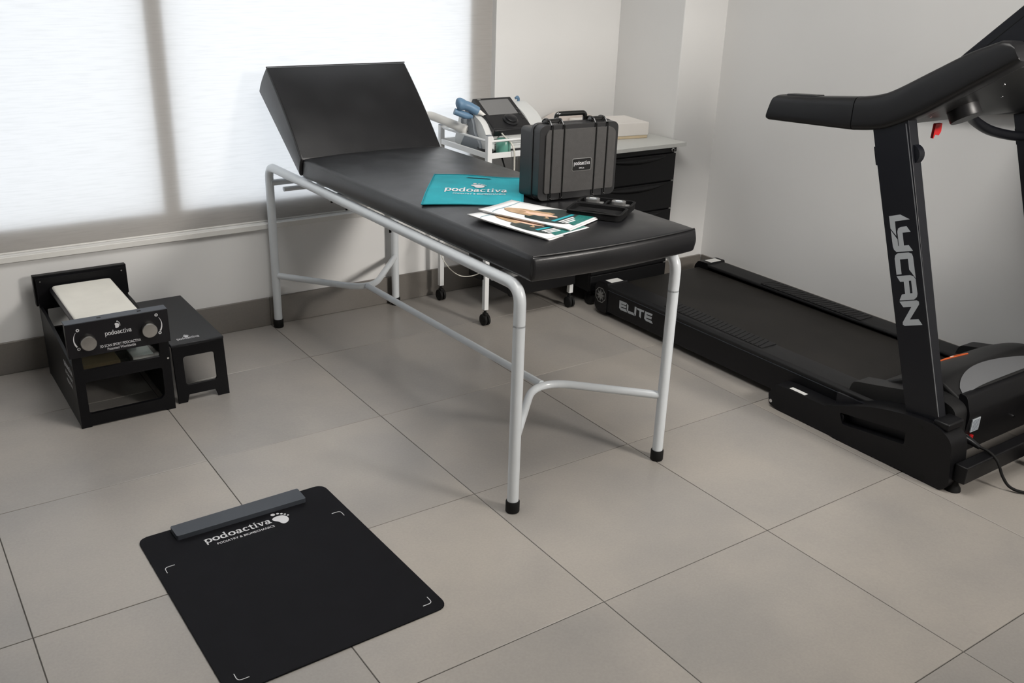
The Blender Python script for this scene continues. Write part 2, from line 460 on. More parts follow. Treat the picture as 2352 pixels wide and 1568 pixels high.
# skirting of cut tiles
def skirting(name, segs, axis, d0, d1, h=.122):
    if axis == 'y': core = B().box(segs[0], segs[-1], d0+.002, d1, 0, h-.002)
    else: core = B().box(d0+.002, d1, segs[0], segs[-1], 0, h-.002)
    s = struct(name, core, 'grout', smooth=0)
    for a, b_ in zip(segs[:-1], segs[1:]):
        g = .0012
        bb = B().box(a+g, b_-g, d0, d1, .001, h) if axis == 'y' else B().box(d0, d1, a+g, b_-g, .001, h)
        obj('tile', bb, 'skirting_tile', s, bevel=.001, seg=1, smooth=0, local=True)
skirting('baseboard_back', [XL, -2.4, -1.8, -1.2, -.6, 0, .6, 1.2, 1.8, 2.4, PX], 'y', 1.0, YB)
skirting('baseboard_pillar', [PX, XR-.010], 'y', PY-.012, PY)
skirting('baseboard_right', [YF, -4.2, -3.6, -3.0, -2.4, -1.8, -1.2, -.6, 0, PY-.012], 'x', XR-.010, XR)
# window
win = struct('window_1', B().plate([(WX0+.002, WZ0+.004), (WX1-.002, WZ0+.004), (WX1-.002, WZ1-.004), (WX0+.002, WZ1-.004)], 'y', YB+.033, YB+.09,
    holes=[[(.888, .530), (2.196, .530), (2.196, WZ1-.09), (.888, WZ1-.09)], [(-.42, .530), (.815, .530), (.815, WZ1-.09), (-.42, WZ1-.09)], [(WX0+.09, .530), (-.49, .530), (-.49, WZ1-.09), (WX0+.09, WZ1-.09)]]), 'window_frame', bevel=.003)
for a, c in ((.888, 2.196), (-.42, .815), (WX0+.09, -.49)):
    obj('window_pane', B().box(a-.01, c+.01, YB+.070, YB+.076, .525, WZ1-.085), 'window_glass', win, smooth=0, local=True)
tr = struct('trim_1', B().box(WX0-.01, WX1+.004, .994, YB+.031, .4185, .4405), 'trim_white', bevel=.002)
# roller blind, hanging just in front of the window frame
rb = thing('roller_blind', 'translucent off-white roller blind glowing with daylight, covering the whole window', 'blind', ((WX0+WX1)/2, YB+.02, .442))
def bl(u, v):
    x = WX0+.004+(WX1-WX0-.010)*u; z = .446+(2.20-.446)*v
    return (x, YB+.022 + .0015*math.sin(x*5.1+z*2) + .0012*math.sin(x*13+.7)*(1-v)**3, z)
obj('fabric', B().grid(bl, 90, 40), 'blind_fabric', rb, smooth=80)
obj('bottom_bar', B().box(WX0+.006, WX1-.008, YB+.016, YB+.028, .4415, .4475), 'trim_white', rb, bevel=.002)
obj('roller', B().cyl((WX0+.01, YB+.022, 2.215), (WX1-.01, YB+.022, 2.215), .018), 'trim_white', rb)

# ceiling lamps
def ceiling_lamp(x, y, watt, size, label):
    t = thing('ceiling_light', label, 'lamp', (x, y, ZC-.03))
    h = size/2
    obj('housing', B().plate([(x-h-.02, y-h-.02), (x+h+.02, y-h-.02), (x+h+.02, y+h+.02), (x-h-.02, y+h+.02)], 'z', ZC-.03, ZC-.001, holes=[[(x-h, y-h), (x+h, y-h), (x+h, y+h), (x-h, y+h)]]), 'trim_white', t, bevel=.002)
    obj('diffuser', B().box(x-h, x+h, y-h, y+h, ZC-.02, ZC-.012), 'lamp_panel', t, smooth=0)
    ld = bpy.data.lights.new('ceiling_light_glow', 'AREA'); ld.shape = 'SQUARE'; ld.size = size; ld.energy = watt; ld.color = (.97, .985, 1.0)
    lo = bpy.data.objects.new('ceiling_light_glow', ld); COL.objects.link(lo); lo.parent = t; lo.location = (0, 0, -.004)
def flood_lamp(loc, aim, watt, size, spread, label):
    t = thing('flood_light', label, 'lamp', loc)
    d = (Vector(aim)-Vector(loc)).normalized(); c = Vector(loc)
    q = d.to_track_quat('-Z', 'Y'); m = Matrix.Translation(c) @ q.to_matrix().to_4x4()
    h = size/2
    b_ = B().plate(rrect(-h-.02, h+.02, -h-.02, h+.02, .02), 'z', .004, .05); bmesh.ops.transform(b_.bm, matrix=m, verts=b_.bm.verts)
    obj('housing', b_, 'black_satin', t, bevel=.004)
    b_ = B().box(-h, h, -h, h, .001, .004); bmesh.ops.transform(b_.bm, matrix=m, verts=b_.bm.verts)
    obj('diffuser', b_, 'lamp_panel', t, smooth=0)
    obj('stem', B().cyl(tuple(c-d*.05), (c.x, c.y, ZC), .010, n=12), 'black_satin', t)
    ld = bpy.data.lights.new('flood_light_glow', 'AREA'); ld.shape = 'SQUARE'; ld.size = size; ld.energy = watt; ld.color = (1.0, .95, .89); ld.spread = Rd(spread)
    lo = bpy.data.objects.new('flood_light_glow', ld); COL.objects.link(lo); lo.parent = t; lo.rotation_euler = q.to_euler(); lo.location = d*.004
flood_lamp((2.85, -3.6, 2.15), (1.95, .6, .30), SPOT_W, .58, 60, 'black adjustable ceiling floodlight aimed at the couch')
ceiling_lamp(1.25, -.95, LAMP2_W, 1.2, 'large square white ceiling light panel over the middle of the room')

# ================================================================ EXAMINATION COUCH
bed = thing('examination_table', 'white tubular examination couch with black padded top and raised backrest', 'couch', (1.52, .11, 0))
RT = .0168
LG = {'FL': (1.243, -.736), 'FR': (1.812, -.727), 'BL': (1.219, .965), 'BR': (1.776, .968)}
ZR = .682
for k, (x, y) in LG.items():
    lg = obj('leg', B().cyl((x, y, .034), (x, y, .575), RT, n=20), 'enamel', bed)
    obj('foot_cap', B()._lathe(Vector((x, y, 0)), Vector((0, 0, 1)), [(.0185, 0), (.0205, .003), (.0205, .033), (.0190, .036)], 24), 'rubber', lg)
for s in 'LR':
    f, r = LG['F'+s], LG['B'+s]
    p = fillet([(f[0], f[1], .570), (f[0], f[1], ZR), (r[0], r[1], ZR), (r[0], r[1], .570)], .085, 12)
    obj('side_rail', B().tube(p, RT, 20, caps=False), 'enamel', bed)
b = B().cyl((LG['BL'][0], .955, .617), (LG['BR'][0], .958, .617), .0125, n=16); obj('cross_bar', b, 'enamel', bed)
b = B().cyl((LG['FL'][0], -.60, .672), (LG['FR'][0], -.60, .672), .0125, n=16); obj('cross_bar', b, 'enamel', bed)
b = B().cyl((LG['FL'][0], .45, .664), (LG['FR'][0]-.02, .45, .664), .0125, n=16); obj('cross_bar', b, 'enamel', bed)
b = B().tube(fillet([(1.262, .93, .592), (1.735, .93, .592), (1.735, .80, .735)], .03), .0095, 14); obj('backrest_strut', b, 'enamel', bed)
ZBR = .232
AF, AB = (1.522, -.440, ZBR), (1.489, .625, ZBR-.008)
for A, l, r in ((AF, 'FL', 'FR'), (AB, 'BL', 'BR')):
    p = fillet([(LG[l][0], LG[l][1], ZBR-.004), A, (LG[r][0], LG[r][1], ZBR-.006)], .13, 14)
    obj('brace', B().tube(p, .0128, 16), 'enamel', bed)
obj('stretcher', B().cyl((AF[0], AF[1]-.04, ZBR+.003), (AB[0], AB[1]+.04, ZBR-.005), .0122, n=16), 'enamel', bed)
for yy in (.42, .30, -.02, -.56):
    obj('screw', B().cyl((1.238, yy, .652), (1.238, yy, .668), .004, n=10), 'black_metal', bed)
# main cushion
cx0, cx1, cy0, cy1, cz0, cz1 = 1.246, 1.832, -.775, .632, .7035, .772
def cush(u, v, w_):
    hx, hy, hz = (cx1-cx0)/2, (cy1-cy0)/2, (cz1-cz0)/2
    x = (cx0+cx1)/2 + u*hx + u*.006*(1-w_*w_)*(1-v**6) - .0135*(v+1)
    front = .020*(1-u*u) if v < 0 else 0
    y = (cy0+cy1)/2 + v*hy + v*abs(v)**6*(front + .006*(1-w_*w_))
    z = (cz0+cz1)/2 + w_*hz
    if w_ > -1:
        z += max(0, w_+.2)/1.2*.014*(1-abs(u)**3.5)*(1-abs(v)**30)
    if v > .985 and w_ > 0: z -= 0
    return (x, y, z)
cu = obj('cushion', B().block(22, 44, 5, cush), 'vinyl', bed, bevel=.010, seg=4, smooth=50)
def seam(pts, r=.0021): return B().tube(spline(pts, 6), r, 8)
zt = cz1+.0005
edge = [(cx0+.006, cy0+.0035, zt-.001)] + [((cx0+cx1)/2+u*(cx1-cx0)/2, cy0-.020*(1-u*u)+.001, zt+.0135*(1-abs(u)**3.5)*0.04+.0005) for u in (-.8, -.5, -.2, .2, .5, .8)] + [(cx1-.006, cy0+.0035, zt-.001)]
obj('seam', seam(edge), 'vinyl_seam', cu)
obj('seam', seam([(cx0+.005, cy0+.0035, zt-.002), (cx0+.0015, cy0-.001, (cz0+cz1)/2), (cx0+.005, cy0+.0035, cz0+.004)]), 'vinyl_seam', cu)
obj('seam', seam([(cx1-.005, cy0+.0035, zt-.002), (cx1-.0015, cy0-.001, (cz0+cz1)/2), (cx1-.005, cy0+.0035, cz0+.004)]), 'vinyl_seam', cu)
# backrest, a wedge-like pad
bx0, bx1 = 1.212, 1.800
Pf0, Pf1, Pb1, Pb0 = Vector((.612, .772)), Vector((.906, 1.066)), Vector((.999, .966)), Vector((.632, .7055))
def back(u, v, w_):     # v: hinge(-1) -> top(+1);  w: back(-1) -> front(+1)
    t = (v+1)/2; s_ = (w_+1)/2
    a = Pf0.lerp(Pf1, t); c = Pb0.lerp(Pb1, t); q = c.lerp(a, s_)
    nrm = Vector((-.707, .707))
    q = q + nrm*(.018*(1-v*v)*(1-.55*u**4)*s_)
    x = (bx0+bx1)/2 + u*(bx1-bx0)/2 + u*.004*(1-w_*w_)
    return (x, q.x, q.y)
bk = obj('backrest', B().block(20, 18, 4, back), 'vinyl', bed, bevel=.006, seg=3, smooth=50)
e = [(bx0+.001, back(-1, v, 1)[1], back(-1, v, 1)[2]) for v in (-1, -.6, -.2, .2, .6, 1)]
obj('seam', seam(e), 'vinyl_seam', bk)
e = [(back(u, 1, 1)[0], Pf1.x, Pf1.y) for u in (-1, -.5, 0, .5, 1)]
obj('seam', seam(e), 'vinyl_seam', bk)
ZBED = lambda x, y: cz1 + .014*(1-abs((x-(cx0+cx1)/2)/((cx1-cx0)/2))**3.5)

# ================================================================ HARD CASE ON THE COUCH
ZS = .7865
cl, ca = (1.563, -.366), Rd(-4.4)
hc = thing('hard_case', 'black hard-shell carrying case with handle standing upright on the couch', 'case', (cl[0], cl[1], ZS), ca)
W, D, H = .287, .118, .232
lid = obj('lid', B().plate(rrect(.0, W, .004, H, .020), 'y', .004, .040), 'case_edge', hc, bevel=.006, seg=3, local=True)
obj('lid_panel', B().plate(rpoly([(.020, .026), (W-.012, .026), (W-.012, H-.028), (W-.030, H-.014), (.030, H-.014), (.020, H-.028)], .008), 'y', -.001, .010), 'case_shell', lid, bevel=.002, local=True)
obj('rim', B().plate(rrect(-.003, W+.003, .001, H+.002, .022), 'y', .040, .052), 'case_edge', hc, bevel=.002, local=True)
obj('shell', B().plate(rrect(.002, W-.002, .0, H-.016, .014), 'y', .052, D), 'case_edge', hc, bevel=.006, seg=3, local=True)
for x in (.062, W-.066):
    lt = obj('latch', B().box(x-.022, x+.022, .022, .060, H-.004, H+.010), 'gloss_black', hc, bevel=.003, local=True)
    for dx in (-.021, .021):
        pts = [(x+dx, -.0025, .012), (x+dx, -.0025, H-.020), (x+dx, .006, H-.002), (x+dx, .020, H+.012), (x+dx, .045, H+.013), (x+dx, .060, H+.002)]
        obj('cord', B().tube(spline(pts, 5), .0022, 8), 'gloss_black', hc, local=True)
        obj('cord_end', B().ball((x+dx, -.003, .010), .0032, 10, 6), 'gloss_black', hc, local=True)
    obj('latch_barrel', B().cyl((x-.026, .030, H+.006), (x+.026, .030, H+.006), .0085, n=16), 'gloss_black', lt, local=True)
hd = fillet([(.092, .062, H-.002), (.092, .062, H+.022), (.198, .062, H+.022), (.198, .062, H-.002)], .018, 6)
obj('handle', B().tube(hd, .0075, 12), 'gloss_black', hc, local=True)
pl = obj('name_plate', B().plate(rrect(.118, .186, .090, .126, .005), 'y', -.0028, .0), 'case_plate', hc, bevel=.0006, local=True)
obj('plate_rim', B().plate(rrect(.1165, .1875, .0885, .1275, .006), 'y', -.0022, -.001, holes=[rrect(.1182, .1858, .0902, .1258, .005)]), 'print_dim', pl, local=True)
wordmark((.122, -.0029, .1075), (1, 0, 0), (0, 0, 1), .060, .0082, 'print_white', pl, local=True)
text('IMUs', (.142, -.0029, .0955), (1, 0, 0), (0, 0, 1), .006, .019, 'print_white', pl, local=True, bold=.01)

# ================================================================ TURQUOISE BAG
bg_o = (1.252, -.196); bdir = Vector((.235, -.172)).normalized(); bup = Vector((-bdir.y, bdir.x))
ba = math.atan2(bdir.y, bdir.x)
bag = thing('tote_bag', 'flat turquoise fabric bag with white print and slot handle lying on couch', 'bag', (bg_o[0], bg_o[1], ZS-.005), ba)
BW, BH = .305, .385
def bz(x, y):
    wx = bg_o[0]+bdir.x*x*BW+bup.x*y*BH
    base = ZBED(wx, 0) - (ZS-.005)
    return base + .0035 + .0022*math.sin(x*7+y*3)*math.sin(y*5) + .008*max(0, .25-x)*(1-y)*2 + .0025*math.sin((x*.6+y)*11)*x*(1-x)*2
def bag_top(u, v): return (u*BW + .006*math.sin(v*3)*0, v*BH - .004*math.sin(u*PI), bz(u, v))
g = B().grid(bag_top, 30, 36)
bo = obj('front_panel', g, 'teal_fabric', bag, local=True, smooth=80)
bo.modifiers.new('solid', 'SOLIDIFY').thickness = .002
def under(u, v): q = bag_top(u, v); return (q[0]+.002, q[1]+.003, q[2]-.0032)
obj('back_panel', B().grid(under, 30, 36), 'teal_hem', bag, local=True, smooth=80)
for (a, c) in (((0, 0), (0, 1)), ((1, 0), (1, 1)), ((0, 0), (1, 0)), ((0, 1), (1, 1))):
    pts = []
    for i in range(25):
        t = i/24; q = bag_top(a[0]+(c[0]-a[0])*t, a[1]+(c[1]-a[1])*t); pts.append((q[0], q[1], q[2]+.0008))
    obj('hem', B().tube(pts, .0016, 6), 'teal_hem', bag, local=True)
def onbag(x, y, dz=.0016): return (x*BW, y*BH - .004*math.sin(x*PI), bz(x, y)+dz)
sl = [(.36+.30*i/16, .905+.004*math.sin(i)) for i in range(17)]
obj('handle_slot', B().grid(lambda u, v: onbag(.36+.29*u, .895+.022*(v-.5)*(1-(2*u-1)**6), .0018), 20, 2), 'dark_slot', bag, local=True)
def drape(o, dz=.0018):
    for v in o.data.vertices: v.co.z = bz(v.co.x/BW, v.co.y/BH)+dz+(v.co.z)*0
drape(wordmark((.055, .150, 0), (1, 0, 0), (0, 1, 0), .200, .036, 'print_white', bag, local=True))
drape(text('PODIATRY & BIOMECHANICS', (.085, .118, 0), (1, 0, 0), (0, 1, 0), .017, .165, 'print_white', bag, local=True, bold=.01))
drape(foot_mark((.158, .235, 0), (1, 0, 0), (0, 1, 0), 1.05, 'print_white', bag, local=True))

# ================================================================ BROCHURES
def brochure(label, o, rot, z, curl, upper):
    t = thing('brochure', label, 'brochure', (o[0], o[1], z), rot, 'brochures on the couch')
    w_, h_ = .182, .300      # local x across, local y up the page
    def zz(x, y): u = x/w_; v = y/h_; return curl*(1-u)**2*.6*(.3+v) + curl*(max(0, v-.55)**2)*1.1
    def sheet(dx, dy, zo, nm, mt, th):
        def f(u, v): x, y = u*w_, v*h_; return (x+dx, y+dy, zz(x, y)+zo)
        ob = obj(nm, B().grid(f, 10, 16), mt, t, local=True, smooth=80)
        so = ob.modifiers.new('solid', 'SOLIDIFY'); so.thickness = th; so.offset = 1
        return ob
    sheet(.004, -.004, .0004, 'back_cover', 'paper', .0009)
    sheet(.003, -.003, .0018, 'pages', 'page_edge', .0022)
    cv = sheet(0, 0, .0046, 'cover', 'paper', .0008)
    def on(x, y, k=0): return (x*w_, y*h_, zz(x*w_, y*h_)+.0056+.00012*k)
    def pr_(nm, pts, mt, k):
        bb = B()
        cxm = sum(p[0] for p in pts)/len(pts); cym = sum(p[1] for p in pts)/len(pts)
        c = bb.bm.verts.new(on(cxm, cym, k)); vs = [bb.bm.verts.new(on(*p, k)) for p in pts]
        for i in range(len(vs)): bb.bm.faces.new((c, vs[i], vs[(i+1) % len(vs)]))
        obj(nm, bb, mt, cv, smooth=0, local=True)
    def dens(poly, n=6):
        out = []
        for i in range(len(poly)):
            a, c = poly[i], poly[(i+1) % len(poly)]
            out += [(a[0]+(c[0]-a[0])*j/n, a[1]+(c[1]-a[1])*j/n) for j in range(n)]
        return out
    arcp = [(.04+.92*i/14, .885-.035*math.sin(PI*min(1, i/14*1.0))*.3 + .05*(i/14)**2*0) for i in range(15)]
    bb = B().tube([Vector(on(x, y - .05*(1-min(1, x/.3))**2, 1)) for x, y in arcp], .0010, 6); obj('printed_line', bb, 'print_line', cv, local=True)
    # figure
    pr_('printed_coat', dens(rpoly([(.10, .30), (.20, .10), (.97, .06), (.97, .42), (.78, .56), (.62, .60), (.30, .58), (.12, .52)], .05), 2), 'print_dark', 1)
    pr_('printed_hair', rpoly([(.30, .30), (.25, .56), (.27, .76), (.37, .86), (.50, .85), (.60, .72), (.63, .52), (.70, .30), (.58, .36), (.45, .40)], .06), 'print_hair', 2)
    pr_('printed_face', [(.43+.095*math.cos(2*PI*i/24), .685+.115*math.sin(2*PI*i/24)) for i in range(24)], 'print_skin', 3)
    pr_('printed_neck', rpoly([(.37, .58), (.49, .58), (.55, .44), (.52, .30), (.47, .28), (.36, .44)], .02), 'print_skin', 3)
    pr_('printed_band', dens([(.22, .225), (.80, .205), (.80, .240), (.22, .265)]), 'print_teal', 4)
    pr_('printed_leaves', dens([(.22, .02), (.97, .02), (.97, .19), (.30, .12)]), 'print_leaf', 4)
    for k in range(3):
        pr_('printed_text', dens([(.24, .175-.034*k), (.66-.08*k, .160-.034*k), (.66-.08*k, .182-.034*k), (.24, .197-.034*k)]), 'paper', 5)
    return t
def brang(p0, p1): return math.atan2(p1[1]-p0[1], p1[0]-p0[0])
# local +y points from the bottom edge towards the top edge (far left in the picture)
r1 = math.atan2(-.6775+.3901, 1.4455-1.323)+PI-PI/2   # up the page = from B corner to L corner
brochure('lower white brochure of the two, its spine nearest the couch edge', (1.349, -.702), math.atan2(.300, -.070)-PI/2, ZS-.004, .010, False)
brochure('upper brochure with portrait cover, overlapping the other brochure beside the hard case', (1.4455, -.670), math.atan2(.2874, -.1225)-PI/2, ZS+.0025, .009, True)

# ================================================================ SENSOR CASE
sa = math.atan2(-.0736, .0251+.04)          # hinge direction
hx = Vector((.072, -.105)).normalized(); sang = math.atan2(hx.y, hx.x)
so_ = (1.628, -.468)
sc = thing('sensor_pouch', 'small open black zip case with two halves lying in front of hard case', 'case', (so_[0], so_[1], ZS), sang)
LH, HWD = .165, .088
for sgn, nm in ((1, 'tray'), (-1, 'lid')):
    y0, y1 = (.004, HWD) if sgn > 0 else (-HWD-.016, -.004)
    tilt = 0.0
    o_ = obj(nm, B().plate(rrect(.0, LH, y0, y1, .018), 'z', .001, .021, holes=[rrect(.006, LH-.006, y0+.006, y1-.006, .014)]), 'nylon', sc, bevel=.003, local=True)
    obj('floor_lining', B().plate(rrect(.003, LH-.003, y0+.003, y1-.003, .015), 'z', .001, .008), 'nylon', o_, local=True)
    obj('zip', B().tube([Vector((q[0], q[1], .0195)) for q in rrect(-.0008, LH+.0008, y0-.0008, y1+.0008, .018, 4)]+[Vector((*rrect(-.0008, LH+.0008, y0-.0008, y1+.0008, .018, 4)[0], .0195))], .0016, 6), 'rubber', o_, local=True)
    if sgn < 0:
        obj('mesh_pocket', B().grid(lambda u, v: (.016+(LH-.032)*u, y0+.012+(y1-y0-.024)*v, .012+.006*math.sin(PI*u)*math.sin(PI*v)), 12, 8), 'nylon', o_, local=True, smooth=80)
        obj('elastic', B().tube([(.014, y0+.016, .017), (LH/2, y0+.020, .020), (LH-.014, y0+.016, .017)], .0018, 6), 'rubber', o_, local=True)
    else:
        obj('divider', B().box(.078, .086, y0+.008, y1-.008, .006, .018), 'nylon', o_, bevel=.002, local=True)
obj('hinge_strip', B().box(.01, LH-.01, -.006, .006, .001, .004), 'nylon', sc, local=True)
def sensor(label, lx, ly):
    p = Matrix.Rotation(sang, 4, 'Z') @ Vector((lx, ly, 0))
    t = thing('motion_sensor', label, 'sensor', (so_[0]+p.x, so_[1]+p.y, ZS+.008), sang+.15, 'sensors in the zip case')
    bd = obj('housing', B().plate(rrect(-.021, .021, -.016, .016, .011), 'z', 0, .017), 'sensor_grey', t, bevel=.004, seg=3, local=True)
    obj('button', B()._lathe(Vector((0, 0, .0165)), Vector((0, 0, 1)), [(.013, 0), (.012, .0015), (.0, .0018)], 24), 'unit_grey', bd, local=True)
    obj('badge', B().box(-.009, .009, -.0035, .0035, .0178, .0186), 'silver_patch', bd, bevel=.0006, local=True)
    obj('clip', B().box(.016, .034, -.009, .009, .001, .008), 'sensor_grey', t, bevel=.003, local=True)
sensor('grey motion sensor in the zip case, the one tucked against the hard case', .040, .046)
sensor('grey motion sensor in the zip case, the one nearest the couch end', .120, .048)

# ================================================================ FOOT SCANNER
sx0, sx1, sy0, sy1 = .322, .626, .415, .972
fs = thing('foot_scanner', 'black foot scanner frame with white fabric sling and two metal knobs', 'scanner', ((sx0+sx1)/2, (sy0+sy1)/2, 0))
ff = obj('front_frame', B().plate([(sx0, 0), (sx0+.030, 0), (sx0+.034, .004), (sx1-.034, .004), (sx1-.030, 0), (sx1, 0), (sx1, .258), (sx0, .258)], 'y', sy0, sy0+.014,
    holes=[rpoly([(sx0+.030, .046), (sx1-.042, .046), (sx1-.030, .062), (sx1-.030, .160), (sx0+.030, .160)], .010), rpoly([(sx0+.030, .200), (sx1-.032, .200), (sx1-.032, .252), (sx0+.030, .252)], .003)]), 'black_metal', fs, smooth=0)
obj('screw', B().cyl((sx1-.008, sy0-.0015, .190), (sx1-.008, sy0+.002, .190), .0035, n=12), 'chrome', ff)
pn = obj('control_panel', B().plate([(.3135, .2535), (.6305, .2535), (.6305, .368), (.3135, .368)], 'y', .402, .430), 'panel_front', fs, bevel=.0015)
obj('panel_flange', B().box(.3140, .6300, .404, .446, .365, .3695), 'mat_bar', pn, bevel=.001)
for x in (.42, .545): obj('notch', B().box(x-.006, x+.006, .420, .428, .3690, .3702), 'rubber', pn)
for x, z in ((.3745, .3025), (.5635, .3095)):
    kn = obj('knob', B()._lathe(Vector((x, .402, z)), Vector((0, -1, 0)), [(.0235, 0), (.0245, .002), (.0245, .017), (.0230, .0195), (.0, .0197)], 40), 'steel', pn)
def pf(x, z): return (x, .4012, z)
def ringp(x, z, r0, r1, n=24):
    return [[(x+r0*math.cos(2*PI*i/n), z+r0*math.sin(2*PI*i/n)), (x+r1*math.cos(2*PI*i/n), z+r1*math.sin(2*PI*i/n)), (x+r1*math.cos(2*PI*(i+1)/n), z+r1*math.sin(2*PI*(i+1)/n)), (x+r0*math.cos(2*PI*(i+1)/n), z+r0*math.sin(2*PI*(i+1)/n))] for i in range(n)]
def arcp(cx, cz, r, a0, a1, w0, w1, n=20):
    out = []
    for i in range(n):
        q = []
        for t, s_ in ((i/n, 1), ((i+1)/n, 1), ((i+1)/n, -1), (i/n, -1)):
            a = Rd(a0+(a1-a0)*t); rr = r+s_*(w0+(w1-w0)*t)/2; q.append((cx+rr*math.cos(a), cz+rr*math.sin(a)))
        out.append(q)
    return out
for q in (ringp(.3495, .3465, .0022, .0052), ringp(.3460, .2835, .0022, .0052), arcp(.3750, .3150, .0405, 142, 216, .0007, .0052),
          ringp(.5925, .3540, .0022, .0052), ringp(.5985, .2905, .0022, .0052), arcp(.5650, .3200, .0420, 36, -33, .0007, .0052)):
    decal('dial_mark', q, 'print_white', pn, pf)
wordmark((.4285, .4016, .3130), (1, 0, 0), (0, 0, 1), .083, .0105, 'print_white', pn)
foot_mark((.4690, .4016, .3435), (1, 0, 0), (0, 0, 1), .38, 'print_white', pn, rot=-.5)
text('3D SCAN SPORT PODOACTIVA', (.4090, .4014, .2745), (1, 0, 0), (0, 0, 1), .0125, .127, 'print_white', pn, bold=.012)
text('Patented Worldwide', (.4305, .4014, .2625), (1, 0, 0), (0, 0, 1), .0125, .088, 'print_white', pn, bold=.008)
sl_ = obj('side_panel', B().plate(rpoly([(sy0+.014, .004), (sy1-.045, .004), (sy1-.045, .262), (sy1-.14, .262), (sy0+.014, .215)], .004), 'x', sx0, sx0+.010), 'black_metal', fs, bevel=.0012)
obj('side_panel', B().plate(rpoly([(sy0+.014, .004), (sy1-.045, .004), (sy1-.045, .262), (sy1-.14, .262), (sy0+.014, .215)], .004), 'x', sx1-.010, sx1), 'black_metal', fs, bevel=.0012)
wordmark((sx0-.0006, .572, .176), (0, -1, 0), (0, 0, 1), .130, .017, 'print_white', sl_)
text('3D SCAN SPORT', (sx0-.0006, .565, .148), (0, -1, 0), (0, 0, 1), .019, .115, 'print_white', sl_, bold=.01)
text('PODOACTIVA', (sx0-.0006, .556, .120), (0, -1, 0), (0, 0, 1), .019, .085, 'print_white', sl_, bold=.01)
bf = obj('back_frame', B().plate([(sx0, 0), (sx0+.03, 0), (sx0+.034, .006), (sx1-.034, .006), (sx1-.03, 0), (sx1, 0), (sx1, .366), (sx0, .366)], 'y', sy1-.046, sy1-.032,
    holes=[rpoly([(sx0+.030, .046), (sx1-.030, .046), (sx1-.030, .160), (sx0+.030, .160)], .010), rpoly([(sx0+.024, .178), (sx1-.024, .178), (sx1-.024, .252), (sx0+.024, .252)], .005)]), 'black_metal', fs, smooth=0)
obj('back_plate', B().plate([(.3145, .262), (.6335, .262), (.6335, .3735), (.3145, .3735)], 'y', sy1-.032, sy1-.006), 'black_metal', fs, bevel=.0015)
for x in (sx0+.013, sx1-.014): obj('screw', B().cyl((x, sy1-.048, .356), (x, sy1-.045, .356), .0028, n=10), 'chrome', bf)
for x in (.3745, .5635): obj('roller', B().cyl((x, sy0+.012, .318), (x, sy1-.040, .318), .013, n=16), 'black_satin', fs)
def sling(u, v):
    # loop section wound round two rollers, from back (v=1) to front (v=0)
    a = 2*PI*u; hw, hh = .083, .021
    cx_ = (.3745+.5635)/2
    if u < .5:   # top
        t = u/.5; px = -1+2*t
        x = cx_ + (hw+.018)*max(-1, min(1, math.sin(PI/2*px)*1.0)) ; z = .318 + hh*(1-abs(px)**8)**.5 - .010*(1-px*px)*math.sin(PI*v)
    else:
        t = (u-.5)/.5; px = 1-2*t
        x = cx_ + (hw+.018)*math.sin(PI/2*px); z = .318 - hh*(1-abs(px)**8)**.5 + .004*(1-px*px)
    return (x, .446+(sy1-.062-.446)*v, z)
bb = B(); nu, nv = 48, 20
vv = [[bb.bm.verts.new(sling(i/nu, j/nv)) for j in range(nv+1)] for i in range(nu)]
for i in range(nu):
    for j in range(nv): bb.bm.faces.new((vv[i][j], vv[(i+1) % nu][j], vv[(i+1) % nu][j+1], vv[i][j+1]))
bb.bm.faces.new([vv[i][0] for i in range(nu)]); bb.bm.faces.new([vv[i][nv] for i in reversed(range(nu))])
obj('sling', bb, 'sling_fabric', fs, smooth=60)
gl = obj('glass_tray', B().box(sx0+.012, sx1-.012, sy0+.016, sy1-.20, .196, .199), 'clear_glass', fs, smooth=0)
obj('board', B().box(.362, .478, .470, .560, .166, .195), 'brown_board', fs, bevel=.002)
obj('sensor_bar', B().box(.520, .590, .480, .640, .170, .190), 'steel', fs, bevel=.002)
obj('inner_floor', B().box(sx0+.010, sx1-.010, .60, sy1-.05, .160, .166), 'black_metal', fs, smooth=0)

# ================================================================ STEP STOOL
st = thing('step_stool', 'low black metal step with white logo beside the foot scanner', 'step', (.735, .70, 0))
qx0, qx1, qy0, qy1 = .642, .826, .462, .958
tp = obj('top', B().box(qx0, qx1, qy0, qy1, .202, .212), 'step_top', st, bevel=.003)
def flare(o, y_ref, sg):
    for v in o.data.vertices: v.co.y += sg*.022*(1-(v.co.z)/.205)
for yy, sg in ((qy0, -1), (qy1-.008, 1)):
    o_ = obj('end_panel', B().plate([(qx0+.002, 0), (qx0+.034, 0), (qx0+.042, .026), (qx1-.050, .026), (qx1-.042, 0), (qx1-.002, 0), (qx1-.002, .203), (qx0+.002, .203)], 'y', yy, yy+.008,
        holes=[rrect(qx0+.036, qx1-.040, .062, .164, .010)]), 'black_metal', st, bevel=.0012)
    if sg < 0: flare(o_, yy, sg)
wordmark((.6760, .4965, .2125), (1, 0, 0), (0, 1, 0), .078, .014, 'print_white', tp)
foot_mark((.7130, .5230, .2125), (1, 0, 0), (0, 1, 0), .42, 'print_white', tp, rot=-.3)

